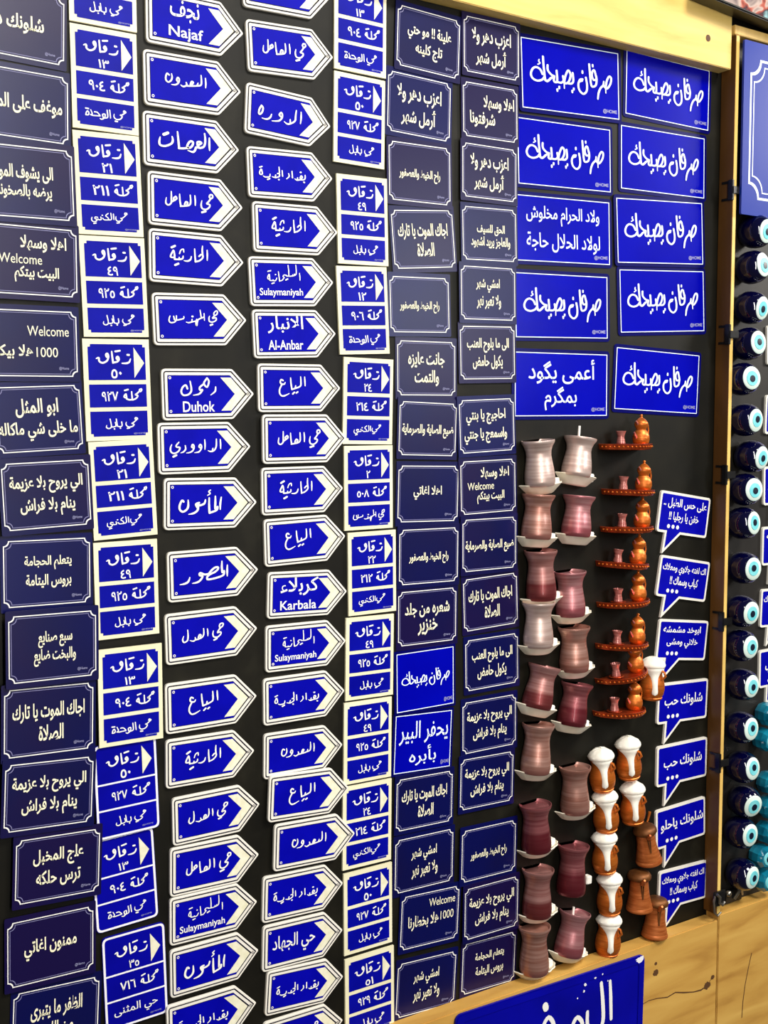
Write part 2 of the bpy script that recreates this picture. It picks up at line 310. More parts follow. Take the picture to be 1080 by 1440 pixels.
# pen strokes of the hand-lettered (ruq'ah style) words: baseline slope, height per width of the lettering as seen square on, pen width, strokes of "x,y[,width]" points
WORDS = {
'صرفان يصيحك': (.16, 0.714, 23, '200,50 203,130 210,220 218,310 238,335 268,318 280,303;190,255 165,200 120,172 80,190 58,245 75,300 130,330 185,318 208,290;155,85,14 150,105,14 165,125,14 140,140,14;250,150 252,210 290,262 325,280;218,325 245,338 290,300 325,282;325,282 318,335 345,352 358,320 352,215;350,345 400,358 430,335 425,280;437,360 450,290 480,220 500,222 515,270 500,330 470,365 437,360;437,330,14 438,425,12;480,365 520,370 545,340 540,245;355,435,24 355,455,20;378,405,22 378,425,20;530,455,24 530,475,20;548,428,22 548,445,18;655,320 625,325 603,380 615,450 660,495 700,465 708,390 695,300;618,345 650,338,20;655,222,20 655,245,22;738,140 745,250 758,390 785,410 815,390 825,330 820,280;820,300 800,215 775,230 768,280 790,330 825,320;780,148,20 780,170,18;835,560,18 845,490 870,430 905,395 912,350,18;905,395 935,432 935,420 950,340 980,290 1003,310 995,375 960,430 935,435;930,400,16 935,490,12'),
'زقاق': (-.088, 0.94, 24.0, '818,182,16 800,225 760,245 703,250,14;780,130,26 800,130,26;573,105,18 578,180 585,255;585,250 640,235 665,200 650,165 632,190 655,212;620,100,24 680,85,24;505,185 495,155 515,138 527,180 505,235 450,268 405,250 400,205 368,218,14'),
'محلة': (-.088, 0.94, 21.0, '960,548,18 932,562,18 945,590,20 966,560,18;935,580,20 890,625 870,637 905,650 880,690 830,715,20;820,600,18 825,710;828,712 780,717 745,705;748,708 738,640 710,680 735,692;740,640 747,705;722,590,22 770,572,22'),
'حي بابل': (-.088, 0.94, 15.0, '880,935 855,928 848,950 882,945;870,955 820,1000 800,1010 832,1025 800,1055 750,1060 722,1030 728,998,8;738,1082,18 768,1074,18;665,1000 668,1050 640,1065 605,1060;595,965 606,1060;643,1085,18 647,1085,18;580,1010 585,1060 545,1075 525,1068;563,1100,18 567,1100,18;512,970 526,1070 490,1100 460,1085 465,1056,8'),
'حي الوحدة': (.15, 0.94, 18.0, '780,1172 755,1153 745,1172 778,1182;770,1185 720,1215 690,1217 722,1240 690,1280 630,1282 595,1245 598,1200,10;612,1310,22 645,1316,22;530,1140 540,1260,16;490,1140 498,1240 470,1258 430,1258;430,1258 418,1205 458,1203 447,1255 405,1277 380,1264,14;380,1226 330,1222 270,1217 238,1205;298,1163 340,1172 378,1218;240,1130,14 262,1190 240,1207;165,1202 175,1165 195,1150 212,1180 200,1207 165,1205;165,1105,22 205,1113,22'),
'حي الكندي': (.05, 0.87, 14.0, '730,1050 705,1048 700,1070 732,1064;720,1075 670,1120 640,1125 662,1140 640,1165 595,1167 575,1135 580,1100,9;590,1196,18 620,1190,18;545,1065 549,1146;510,1055 516,1140 480,1152;480,1150 468,1120 440,1092 474,1058;480,1152 420,1152 398,1128;392,1086,18 396,1086,18;372,1112 376,1147 345,1152 335,1142;330,1118 300,1113 293,1135 322,1150 300,1177 265,1177 248,1150 255,1116,9;275,1206,18 305,1200,18'),
'العرصات': (.155, 0.87, 34, '885,285,22 882,400 885,500,18;805,205,24 815,330 790,430 720,455;720,455 690,420 680,360 715,345 750,370 700,400;720,455 660,440 640,490 600,520 520,490,14;560,445 510,430 530,370 570,335 605,350 600,400 560,445 510,448 450,455 370,450;355,170,22 365,300 375,450;265,250,20 275,310 250,370 150,408 70,390 55,330 70,255,18;130,213,48 195,187,48'),
'السعدون': (.165, 0.87, 29, '880,220,20 885,320 880,400,18;800,165,20 805,280 790,350 720,362 640,365 540,362;740,312,20 725,360;600,335 625,280 652,300 620,350;525,300,24 530,350 470,375 425,345,16;385,290 352,255 375,205 397,240 385,300 330,340 255,335,12;218,158 185,130 160,180 160,250 200,290 250,260 270,200 262,135,16'),
'حي العامل': (.12, 0.87, 29, '905,310 885,280 900,240 940,245 945,290 905,320 870,370 835,410 890,430 880,480 820,520 750,500 730,430 745,350,14;745,573,38 810,557,38;615,255,22 622,350 620,440,20;530,245,22 535,380 500,440 350,455;425,420 450,370 482,392 465,435;335,225,20 340,340 355,455;270,275 282,310 240,342 228,300 265,270;245,340 200,365;185,175,20 185,300 180,390 130,430 85,390 95,290,14'),
'المأمون': (0, 0.87, 33, '945,245,22 930,350 930,450,18;850,225,22 850,330 850,440 885,405;885,405 870,460 760,502;750,250,22 750,400 757,505;770,120,20 742,145,20 765,175,22 725,208,16;690,285,24 670,345 600,372 555,350;560,405 540,350 590,330;575,395 560,460 500,502 425,517,14;345,305 320,285 285,360 285,430 330,472 390,440 417,380 415,280,18'),
'المنصور': (-.08, 0.87, 36, '965,165,22 960,280 960,370,18;870,90,22 865,200 872,300;905,275 890,350 780,397 620,430 600,392 630,350 700,310;640,310 690,250 750,205 797,205 790,245 740,290 690,315;650,320 560,335 480,305 470,350 520,365 480,440 420,480 340,497,14;297,385,18 270,460 210,500 125,517,14'),
'البياع': (-.12, 0.87, 38, '850,180,28 855,300 860,410,24;745,190,26 750,310 740,420 660,480 510,545;610,440,30 600,500;482,250,26 490,390 512,548;530,658,40 575,612,40;625,622,40 660,592,40;285,345 245,325 215,370 230,430 310,435 340,385,22;260,440 200,560 190,670 240,740 320,730 440,658,16'),
'الحارثية': (.075, 0.87, 29, '840,225,20 842,320 840,420,18;755,150,20 750,240 757,330;690,345 730,310 760,330 750,380 690,430 620,447;610,205,20 615,330 625,450;550,350,18 530,410 480,437 415,430,14;400,345,20 390,390 330,407 245,405;335,300,20 360,235,22 405,215,24 412,268,20;330,370,20 325,400;225,240 180,330 185,367 245,360 235,250;245,360 250,405;195,185,38 255,155,38;255,515,38 312,488,38'),
'حي العدل': (-.12, 0.87, 31, '860,285 845,240 870,190 922,185 915,240 860,290 820,350 800,392 862,375 870,420 800,490 720,482 702,420 715,345,14;725,553,38 782,522,38;590,300,20 597,380 595,460,18;510,295,22 510,420 460,500 330,547 290,570 222,555,14;395,495 420,430 452,440 435,490;330,490,22 340,540;180,320,20 185,440 170,550 100,595 72,540 95,458,14'),
'بغداد الجديدة': (.075, 0.81, 23, '898,345,18 895,410 860,437 800,437 740,447 702,420,14;800,405 820,358 846,385 815,422;810,290,30 820,290,30;870,485,30 878,490,28;752,398,20 745,440;650,270,20 655,400;585,320,22 592,375 542,424,16;465,260,18 470,372;410,195,20 415,300;378,322 410,322 408,375 360,397 330,402 278,385,16;395,440,30 400,440,30;342,350,20 330,395;238,335,18 225,385 150,392 112,370,14;190,438,30 226,422,30;75,240 48,300 60,342 97,330 85,245;52,203,24 95,188,24'),
'السليمانية': (-.01, 0.81, 30, '895,140,24 902,250 900,370,20;795,-120,24 800,100 770,200 640,240 500,238;690,190,24 680,225;740,170,24 730,212;560,-100,24 572,60 572,215;500,220 430,210 395,260 430,290 400,330 360,382 280,405;470,368,40 528,332,40;262,110,24 275,260 285,405;210,310,24 170,390 100,398 0,395;172,205,38 178,205,38;95,370,24 90,398;0,395 -10,200 -60,290 -50,350 0,345;-45,110,36 35,88,36;55,490,38 115,468,38'),
'الدوره': (.24, 0.81, 38, '995,375,26 1000,520 990,660,22;880,330,26 870,480 860,590 780,650 690,670 610,610,20;745,560,26 750,630;545,505 490,445 530,385 557,430 550,520 480,590 325,592,16;312,425,20 280,510 200,548 95,520,16;75,210 30,300 20,400 50,425 95,370 112,270 75,210'),
'الداوودي': (-.02, 0.87, 28, '998,50,20 1002,140 1000,230,16;925,40,20 920,180 880,260 820,282 768,265,14;858,220,20 850,260;710,55,20 714,140 710,240,16;640,215 603,190 625,143 648,180 635,240 590,290 520,302,12;503,215 468,190 488,143 511,180 500,240 450,290 372,307,12;352,162,18 358,230 320,282 270,302,12;240,100,20 192,160 200,192 253,200 230,270 150,312 95,280 88,210 112,143,14;135,373,38 188,347,38'),
'حي المهندسين': (.02, 0.87, 24.0, '925,150 930,120 960,85 992,85 985,140 930,180 898,222 962,212 960,260 900,292 840,280 832,220 845,180,14;855,353,32 893,337,32;745,130,18 748,260,16;675,65,18 690,215;732,200 660,230 625,258 600,362 588,300 607,240;600,272 540,282 460,302 412,290,14;525,185,32 535,185,32;520,240,20 515,282;372,185,18 360,225 230,255;240,170,20 235,247;190,180,22 202,245;230,250 200,290 130,297 103,250 125,172,18'),
'دهوك': (0, 0.87, 17, '632,270,12 625,315 582,352,8;550,180 518,232 547,272 567,215 550,180;520,238 478,272 478,302 503,298 470,340 413,353,8;385,212,12 395,300 370,342 320,352 298,320 310,275 342,250 357,287'),
}
def stroke_geo(s):
    slope, flat_, pen, code = WORDS[s]; vs = []; fs = []
    def blob(x, y, r, n=10, lay=0):
        b = len(vs); vs.extend((x + r * math.cos(2 * math.pi * k / n), y + r * math.sin(2 * math.pi * k / n), lay) for k in range(n)); fs.append(tuple(range(b, b + n)))
    for no, st in enumerate(code.split(';')):
        lay = 3 * no
        P = []
        for p in st.split():
            q = [float(v) for v in p.split(',')]
            P.append((q[0], -(q[1] - slope * q[0]), (q[2] if len(q) > 2 else pen) / 2))
        D = []; n = len(P)
        for i in range(n - 1):
            p0, p1, p2, p3 = P[max(i - 1, 0)], P[i], P[i + 1], P[min(i + 2, n - 1)]
            for k in range(4):
                t = k / 4
                D.append(tuple(.5 * (2 * p1[j] + (p2[j] - p0[j]) * t + (2 * p0[j] - 5 * p1[j] + 4 * p2[j] - p3[j]) * t * t + (3 * p1[j] - p0[j] - 3 * p2[j] + p3[j]) * t ** 3) for j in range(3)))
        D.append(P[-1]); b = len(vs)
        for i, (x, y, r) in enumerate(D):
            a, c = D[max(i - 1, 0)], D[min(i + 1, len(D) - 1)]
            dx, dy = c[0] - a[0], c[1] - a[1]; l = math.hypot(dx, dy) or 1
            vs.append((x - dy / l * r, y + dx / l * r, lay)); vs.append((x + dy / l * r, y - dx / l * r, lay))
        for i in range(len(D) - 1): fs.append((b + 2 * i, b + 2 * i + 1, b + 2 * i + 3, b + 2 * i + 2))
        lay += 1; blob(*D[0], lay=lay); lay += 1; blob(*D[-1], lay=lay)
    return vs, fs

TEXTS = {}; ASPECT = {}
def text_geo(s, weight):
    key = (s, weight)
    if key in TEXTS: return TEXTS[key]
    if s in WORDS:
        vs, fs = stroke_geo(s)
        x0, x1 = min(v[0] for v in vs), max(v[0] for v in vs); y0, y1 = min(v[1] for v in vs), max(v[1] for v in vs)
        ASPECT[s] = (y1 - y0) / (x1 - x0)
        TEXTS[key] = ([((v[0] - x0) / (x1 - x0), (v[1] - y0) / (y1 - y0), v[2]) for v in vs], fs); return TEXTS[key]
    ar = any(c in FORMS for c in s)
    cu = bpy.data.curves.new('lettering', 'FONT'); cu.body = shape(s) if ar else s
    cu.offset = weight; cu.resolution_u = 3
    o = bpy.data.objects.new('lettering', cu); COL.objects.link(o)
    bpy.context.view_layer.update()
    me = bpy.data.meshes.new_from_object(o.evaluated_get(bpy.context.evaluated_depsgraph_get()))
    vs = [tuple(v.co) for v in me.vertices]; fs = [tuple(p.vertices) for p in me.polygons]
    bpy.data.objects.remove(o); bpy.data.curves.remove(cu); bpy.data.meshes.remove(me)
    x0, x1 = min(v[0] for v in vs), max(v[0] for v in vs); y0, y1 = min(v[1] for v in vs), max(v[1] for v in vs)
    vs = [((v[0] - x0) / (x1 - x0), (v[1] - y0) / (y1 - y0), 0) for v in vs]
    TEXTS[key] = (vs, fs); return TEXTS[key]
def add_text(bm, s, x0, x1, zc, h, y, weight=0.012, slope=0.0):
    vs, fs = text_geo(s, weight)
    if s in WORDS: h = (x1 - x0) * ASPECT[s] * WORDS[s][1]
    bv = [bm.verts.new((x0 + (x1 - x0) * u, y - w_ * 1.2e-5, zc + (v - 0.5) * h + slope * ((u - 0.5) * (x1 - x0)))) for u, v, w_ in vs]
    for f in fs:
        try: bm.faces.new([bv[i] for i in f])
        except ValueError: pass

# parts shared between signs that are alike
SHARED = {}
def part(key, name, build, material, parent, smooth=False):
    """one mesh per key, one object per sign"""
    if key not in SHARED:
        bm = bmesh.new(); build(bm); o = obj(name, bm, material, parent, smooth); SHARED[key] = o.data; return o
    return link_mesh(name, SHARED[key], material, parent)

ORD = ['topmost', 'second', 'third', 'fourth', 'fifth', 'sixth', 'seventh', 'eighth', 'ninth', 'tenth', 'eleventh', 'twelfth', 'thirteenth', 'fourteenth',
       'fifteenth', 'sixteenth', 'seventeenth', 'eighteenth', 'nineteenth', 'twentieth', 'twenty-first']
def nth(i, n, col):
    if i == 0: return 'topmost of the ' + col
    if i == n - 1: return 'lowest of the ' + col
    return ORD[i] + ' down the ' + col

# ------------------------------------------------------------------ the setting
struct('wall_back', box(-1.6, 1.6, 0.0, 0.02, 0.0, 3.0), M['board'])
struct('wall_right', box(1.6, 3.6, -0.003, 0.02, 0.0, 3.0), M['dark_panel'])
bm = box(-1.6, 1.589, -0.027, 0.0, 2.0805, 2.5, 0.0012)
beam = struct('trim_1', bm, M['beam'])
bm = bmesh.new(); disc(bm, 1.531, 2.121, 0.0055, -0.0274, 16); obj('screw', bm, M['knot'], beam)
bm = box(-1.6, 1.6, -0.03, 0.0, 0.05, 0.628, 0.0015)
plank = struct('trim_2', bm, M['plank'])
bm = box(1.6012, 3.6, -0.031, 0.0, 0.05, 0.637, 0.0015)
plank2 = struct('trim_3', bm, M['plank'])
divider = struct('trim_4', box(1.5965, 1.6055, -0.03, -0.001, 0.6385, 2.137, 0.0008), M['divider'])
obj('shaded_face', box(1.5962, 1.5968, -.0296, -.001, .6387, 2.1365), M['divider_shade'], divider)  # thin sheet that carries the painted shade on the divider's left face
struct('trim_5', box(1.5925, 3.6, -0.03, -0.0035, 2.138, 2.153, 0.001), M['divider'])
def blotch(cx, cz, rx, rz, n=16, jit=0.2):
    return [(cx + rx * math.cos(2 * math.pi * k / n) * (1 + random.uniform(-jit, jit)), cz + rz * math.sin(2 * math.pi * k / n) * (1 + random.uniform(-jit, jit))) for k in range(n)]
bm = bmesh.new(); flat(bm, blotch(1.4456, 0.574, 0.0065, 0.006), -0.0302); obj('knot', bm, M['knot'], plank)
bm = bmesh.new(); flat(bm, blotch(1.4456, 0.590, 0.003, 0.003), -0.0302); obj('knot', bm, M['knot'], plank)
bm = bmesh.new(); flat(bm, blotch(1.574, 0.516, 0.009, 0.006, 18, 0.35), -0.0302); obj('knot', bm, M['knot'], plank)
bm = bmesh.new(); flat(bm, blotch(1.59, 0.527, 0.005, 0.004, 14, 0.3), -0.0302); obj('knot', bm, M['knot'], plank)
def crack(pts, wid, y, parent):
    bm = bmesh.new(); up = []; dn = []
    for i, (x, z) in enumerate(pts):
        w = wid * (0.4 + 0.6 * math.sin(math.pi * i / (len(pts) - 1))) * random.uniform(0.6, 1.3)
        up.append((x, z + w)); dn.append((x, z - w))
    flat(bm, up + dn[::-1], y); obj('crack', bm, M['knot'], parent)
crack([(1.412, 0.527), (1.43, 0.530), (1.45, 0.528), (1.475, 0.523), (1.495, 0.526), (1.515, 0.520), (1.54, 0.514), (1.56, 0.512), (1.575, 0.516), (1.588, 0.527)], 0.0016, -0.0303, plank)
bm = bmesh.new(); path = [(1.692, 0.545), (1.684, 0.52), (1.676, 0.49), (1.671, 0.46), (1.669, 0.43)]
flat(bm, [(x - 0.001, z) for x, z in path] + [(x + 0.001, z) for x, z in path[::-1]], -0.0312); obj('crack', bm, M['knot'], plank2)

# ------------------------------------------------------------------ the signs on the board: (x, z, tilt, scale, depth of what it lies on)
PLACE = {
'A':[(0.4196,1.9476,-1.5,0.970,0.0000),(0.4222,1.8584,-0.7,0.973,0.0000),(0.4219,1.7711,1.2,1.026,0.0048),(0.4266,1.6834,-0.1,0.997,0.0034),(0.4267,1.5896,0.6,0.975,0.0014),(0.4308,1.5030,2.7,0.970,0.0000),(0.4368,1.4144,2.0,0.998,0.0034),(0.4365,1.3228,-0.6,1.001,0.0000),(0.4379,1.2358,-0.8,1.012,0.0102),(0.4326,1.1480,-1.7,1.032,0.0068),(0.4301,1.0594,-3.1,1.025,0.0082),(0.4393,0.9690,-2.6,0.989,0.0068),(0.4296,0.8707,-1.2,1.013,0.0034),(0.4352,0.7798,-3.1,1.024,0.0000)],
'B':[(0.5162,2.0211,0.4,1.013,0.0000),(0.5169,1.9000,0.6,0.999,0.0000),(0.5193,1.7799,2.0,1.006,0.0000),(0.5241,1.6601,2.0,1.002,0.0000),(0.5263,1.5378,1.4,1.028,0.0000),(0.5313,1.4178,2.4,1.003,0.0000),(0.5334,1.2953,0.6,1.005,0.0000),(0.5336,1.1650,0.1,1.019,0.0068),(0.5278,1.0490,1.8,1.000,0.0034),(0.5246,0.9318,2.8,1.000,0.0000),(0.5359,0.8042,1.6,1.021,0.0000)],
'C':[(0.6183,1.9856,-0.0,1.031,0.0000),(0.6143,1.9124,0.7,1.030,0.0000),(0.6120,1.8405,0.5,1.017,0.0000),(0.6167,1.7700,-0.0,1.012,0.0000),(0.6171,1.7015,-0.1,1.014,0.0000),(0.6206,1.6262,2.0,1.013,0.0000),(0.6307,1.5337,1.2,1.008,0.0000),(0.6249,1.4667,0.7,1.012,0.0000),(0.6321,1.3965,-0.9,1.026,0.0000),(0.6347,1.3060,0.7,1.009,0.0000),(0.6314,1.2279,1.1,1.024,0.0000),(0.6300,1.1392,0.3,1.022,0.0000),(0.6281,1.0676,-0.6,0.994,0.0000),(0.6358,0.9925,0.5,0.989,0.0000),(0.6323,0.9263,-0.9,1.007,0.0000),(0.6303,0.8620,-0.7,0.992,0.0000),(0.6306,0.7938,0.0,1.007,0.0000),(0.6240,0.7234,0.3,1.019,0.0034)],
'D':[(0.7474,2.0527,1.6,1.026,0.0000),(0.7520,1.9749,2.7,1.010,0.0000),(0.7487,1.8931,-3.1,0.998,0.0000),(0.7511,1.8182,2.3,1.002,0.0000),(0.7583,1.7496,1.5,1.007,0.0000),(0.7523,1.6811,2.9,0.997,0.0000),(0.7565,1.6140,2.5,0.989,0.0000),(0.7631,1.5437,0.7,0.993,0.0000),(0.7684,1.4769,0.3,1.017,0.0034),(0.7671,1.4086,0.4,0.991,0.0000),(0.7706,1.3415,1.4,0.992,0.0000),(0.7739,1.2694,-1.8,0.979,0.0000),(0.7711,1.1991,-0.6,0.990,0.0000),(0.7678,1.1289,-0.0,1.003,0.0000),(0.7664,1.0547,-1.0,0.976,0.0000),(0.7720,0.9959,-2.8,0.998,0.0044),(0.7808,0.9279,-2.1,1.020,0.0034),(0.7642,0.8588,-2.0,1.007,0.0000),(0.7635,0.7911,-1.8,1.004,0.0000),(0.7667,0.7261,-4.0,0.975,0.0000),(0.7636,0.6582,-0.5,1.001,0.0000)],
'E':[(0.8747,2.0251,-0.4,1.015,0.0000),(0.8730,1.9030,-0.8,1.001,0.0000),(0.8779,1.7713,1.3,1.001,0.0000),(0.8786,1.6508,2.7,1.001,0.0000),(0.8865,1.5274,-1.0,0.998,0.0000),(0.8872,1.4086,0.3,0.983,0.0000),(0.8930,1.2898,0.5,0.979,0.0000),(0.8887,1.1710,-0.7,0.982,0.0000),(0.8853,1.0524,-0.6,0.982,0.0000),(0.8842,0.9323,-0.5,1.007,0.0000),(0.8856,0.8088,0.3,1.005,0.0000),(0.8882,0.6831,0.3,1.026,0.0000)],
'F':[(0.9878,2.0255,-1.8,1.035,0.0014),(0.9731,1.9363,-1.3,1.035,0.0000),(0.9734,1.8449,1.0,1.018,0.0014),(0.9810,1.7555,5.2,1.029,0.0000),(0.9738,1.6635,1.8,0.988,0.0014),(0.9868,1.5750,0.4,0.982,0.0000),(0.9884,1.4890,-1.9,0.971,0.0014),(0.9906,1.3964,-1.5,1.032,0.0000),(0.9909,1.3068,-0.6,1.013,0.0014),(0.9896,1.2185,-0.3,1.002,0.0000),(0.9851,1.1273,0.6,0.996,0.0014),(0.9822,1.0353,-2.5,0.986,0.0000),(0.9844,0.9474,-1.3,0.975,0.0014),(0.9851,0.8568,-1.1,1.013,0.0000),(0.9948,0.7690,-2.9,1.017,0.0014),(0.9893,0.6682,-3.5,1.035,0.0000)],
'G':[(1.0990,2.0359,0.8,0.985,0.0028),(1.0988,1.9461,1.2,0.974,0.0014),(1.0969,1.8601,0.6,0.970,0.0028),(1.0990,1.7722,1.9,0.971,0.0014),(1.0961,1.6865,1.2,0.980,0.0028),(1.0968,1.6006,1.7,0.990,0.0014),(1.0954,1.4937,2.5,0.995,0.0028),(1.0996,1.4035,1.5,1.006,0.0014),(1.1017,1.3176,0.3,0.991,0.0028),(1.1069,1.2299,2.2,1.001,0.0000),(1.1101,1.1382,1.1,0.984,0.0000),(1.1061,1.0436,0.4,1.001,0.0000),(1.1007,0.9575,-1.1,0.986,0.0014),(1.1044,0.8475,-1.0,1.017,0.0028),(1.1094,0.7578,-0.6,1.011,0.0042),(1.1080,0.6694,-2.2,1.006,0.0000)],
'H':[(1.2558,2.0174,2.8,1.028,0.0014),(1.2464,1.9030,2.1,0.978,0.0000),(1.2461,1.7908,2.1,0.986,0.0000),(1.2445,1.6761,1.6,0.979,0.0000),(1.2453,1.5565,0.4,0.986,0.0000)],
'I':[(1.4689,2.0325,-0.3,0.996,0.0000),(1.4608,1.9184,1.2,1.000,0.0000),(1.4556,1.8069,3.3,1.028,0.0014),(1.4650,1.6964,3.1,1.015,0.0000),(1.4562,1.5653,-2.2,1.002,0.0000)],
'J':[(1.5225,1.3430,-8.7,0.999,0.0000),(1.5239,1.2337,-9.9,1.001,0.0000),(1.5247,1.1285,-7.0,0.994,0.0000),(1.5286,1.0222,-2.4,1.004,0.0000),(1.5299,0.9162,-0.3,1.014,0.0000),(1.5298,0.8085,1.8,0.999,0.0000),(1.5383,0.6961,-1.9,0.987,0.0000)],
}
EPS = 0.0003
def at(c, i):
    x, z, t, s, l = PLACE[c][i]
    return dict(loc=(x, -l, z), tilt=t, scale=s)

# ---- cream framed street plates
ZW, ZH = 0.0812, 0.1179
HOODS = {'b': ('حي بابل', 'Babil', .0237, .064), 'w': ('حي الوحدة', 'Wahda', .0150, .0660), 'k': ('حي الكندي', 'Kindi', .0165, .0620), 'm': ('حي المهندسين', 'Muhandisin', .013, .067), 't': ('حي المثنى', 'Muthanna', .0115, .068)}
STREET = {'B': [('13', '904', 'b'), ('13', '904', 'w'), ('21', '211', 'k'), ('49', '925', 'b'), ('50', '927', 'b'), ('21', '211', 'k'), ('49', '925', 'b'), ('13', '904', 'w'), ('50', '927', 'b'), ('13', '904', 'w'), ('35', '716', 't')],
          'E': [('13', '904', 'w'), ('50', '927', 'b'), ('49', '925', 'b'), ('12', '906', 'w'), ('24', '214', 'k'), ('2', '508', 'm'), ('22', '212', 'k'), ('49', '925', 'b'), ('49', '925', 'b'), ('24', '214', 'k'), ('50', '927', 'b'), ('51', '929', 'b')]}
def street_plate(c, i, n):
    alley, quarter, hood = STREET[c][i]; enamel = (c == 'B' and i >= 8); a = at(c, i)
    col = 'left plate column' if c == 'B' else 'middle plate column'
    if enamel: lab = f'all-blue round-cornered street plate for alley {alley} quarter {quarter}, {nth(i, n, col)}'
    else: lab = f'cream-framed blue street plate for alley {alley} quarter {quarter}, {nth(i, n, col)}'
    t = thing('street_plate', lab, 'sign', group='street plates', **a)
    X = lambda v: v - ZW / 2
    Z = lambda v: ZH / 2 - v
    if enamel:
        P = rounded(rect(ZW, ZH), 0.007)
        part('zen_plate', 'plate', lambda bm: slab(bm, P, 0, -0.003), M['enamel_blue'], t)
        part('zen_border', 'border_line', lambda bm: ring(bm, rounded(rect(ZW - 0.001, ZH - 0.001), 0.007), rounded(rect(ZW - 0.0066, ZH - 0.0062), 0.005), -0.003 - EPS), M['plate_white'], t)
        def bars(bm):
            for zz in (0.0497, 0.0822): flat(bm, rect(ZW - 0.0066, 0.0022, 0, Z(zz)), -0.003 - EPS)
        part('zen_bars', 'divider_line', bars, M['plate_white'], t)
    else:
        part('z_plate', 'plate', lambda bm: slab(bm, rect(ZW, ZH), 0, -0.003), M['cream'], t)
        x0, x1 = 0.0059, ZW - 0.0052; k = 0.0031
        rows = [(0.006, 0.0475, 'top'), (0.0525, 0.0791, ''), (0.0838, 0.1129, 'bot')]
        for r, (za, zb, e) in enumerate(rows):
            def panel(bm):
                if e == 'top': pts = [(x0 + k, za), (x1 - k, za), (x1 - k, za + k), (x1, za + k), (x1, zb), (x0, zb), (x0, za + k), (x0 + k, za + k)]
                elif e == 'bot': pts = [(x0, za), (x1, za), (x1, zb - k), (x1 - k, zb - k), (x1 - k, zb), (x0 + k, zb), (x0 + k, zb - k), (x0, zb - k)]
                else: pts = [(x0, za), (x1, za), (x1, zb), (x0, zb)]
                flat(bm, [(X(px), Z(pz)) for px, pz in pts], -0.003 - EPS)
            part(('z_panel', r), 'blue_panel', panel, M['plate_blue'], t)
    y = -0.003 - 2 * EPS
    part('z_tri', 'arrowhead', lambda bm: flat(bm, [(X(.0615), Z(.0095)), (X(.0742), Z(.0278)), (X(.0615), Z(.0452))], y), M['chevron'], t)
    def letters(bm):
        add_text(bm, 'زقاق', X(.0150), X(.0580), Z(.0208), .0175, y, 0.014)
        w = 0.0065 * len(alley)
        add_text(bm, alley.translate(AR_DIGITS), X(.0395 - w / 2), X(.0395 + w / 2), Z(.0403), .0108, y, 0.016)
        add_text(bm, 'محلة', X(.0465), X(.0708), Z(.0645), .0155, y, 0.014)
        add_text(bm, quarter.translate(AR_DIGITS), X(.0205), X(.0405), Z(.0665), .0115, y, 0.016)
        s, _, u0, u1 = HOODS[hood]
        add_text(bm, s, X(u0), X(u1), Z(.0982), .0158, y, 0.010)
    part(('z_text', alley, quarter, hood), 'lettering', letters, M['letter_white'], t)
    part('z_mark', 'maker_mark', lambda bm: add_text(bm, '@HOME', X(.058), X(.0725), Z(.1105), .0022, y, 0.0), M['mark_dim'], t)
for c in 'BE':
    for i in range(len(PLACE[c])): street_plate(c, i, len(PLACE[c]))

# ---- arrow signs
AW, AH, ATIP = 0.0959, 0.0631, 0.1264
PLACES = {  # (arabic, x0, x1, centre from top, height) as shares of the straight part, then the latin line
    'saadoun': ('Saadoun', [('السعدون', .27, .83, .45, .34)]), 'arasat': ('Arasat', [('العرصات', .19, .9, .47, .4)]), 'amil': ('Hay Al-Amil', [('حي العامل', .22, .89, .5, .4)]),
    'haritha': ('Haritha', [('الحارثية', .27, .8, .46, .46)]), 'muhandisin': ('Hay Al-Muhandisin', [('حي المهندسين', .2, .9, .47, .36)]), 'najaf': ('Najaf', [('نجف', .31, .7, .33, .38), ('Najaf', .29, .75, .74, .26)]),
    'duhok': ('Duhok', [('دهوك', .25, .76, .35, .38), ('Duhok', .28, .73, .74, .21)]), 'dawoodi': ('Dawoodi', [('الداوودي', .15, .88, .5, .38)]), 'mamoun': ('Mamoun', [('المأمون', .19, .8, .47, .48)]),
    'mansour': ('Mansour', [('المنصور', .16, .86, .46, .44)]), 'adil': ('Hay Al-Adil', [('حي العدل', .22, .82, .46, .4)]), 'bayaa': ('Bayaa', [('البياع', .31, .74, .47, .42)]),
    'suly': ('Sulaymaniyah', [('السليمانية', .26, .78, .35, .38), ('Sulaymaniyah', .14, .81, .73, .19)]), 'anbar': ('Al-Anbar', [('الانبار', .22, .78, .31, .36), ('Al-Anbar', .22, .77, .73, .2)]),
    'karbala': ('Karbala', [('كربلاء', .2, .82, .33, .4), ('Karbala', .2, .79, .73, .2)]), 'dora': ('Dora', [('الدوره', .18, .85, .5, .36)]), 'newb': ('New Baghdad', [('بغداد الجديدة', .16, .88, .5, .38)]),
    'jihad': ('Hay Al-Jihad', [('حي الجهاد', .15, .84, .5, .45)])}
ARROWS = {'C': 'najaf saadoun arasat amil haritha muhandisin duhok dawoodi mamoun mansour adil bayaa haritha adil amil suly mamoun newb'.split(),
          'D': 'bayaa amil dora newb haritha suly anbar bayaa amil haritha bayaa karbala suly newb saadoun bayaa saadoun newb jihad newb amil'.split()}
OUT = [(-AW / 2, AH / 2), (AW / 2, AH / 2), (ATIP - AW / 2, 0), (AW / 2, -AH / 2), (-AW / 2, -AH / 2)]
RAD = [.0065, .006, .0025, .006, .0065]
def ins(d, k=1.0): return rounded(inset(OUT, d), [max(r - d * k, 0.0004) for r in RAD])
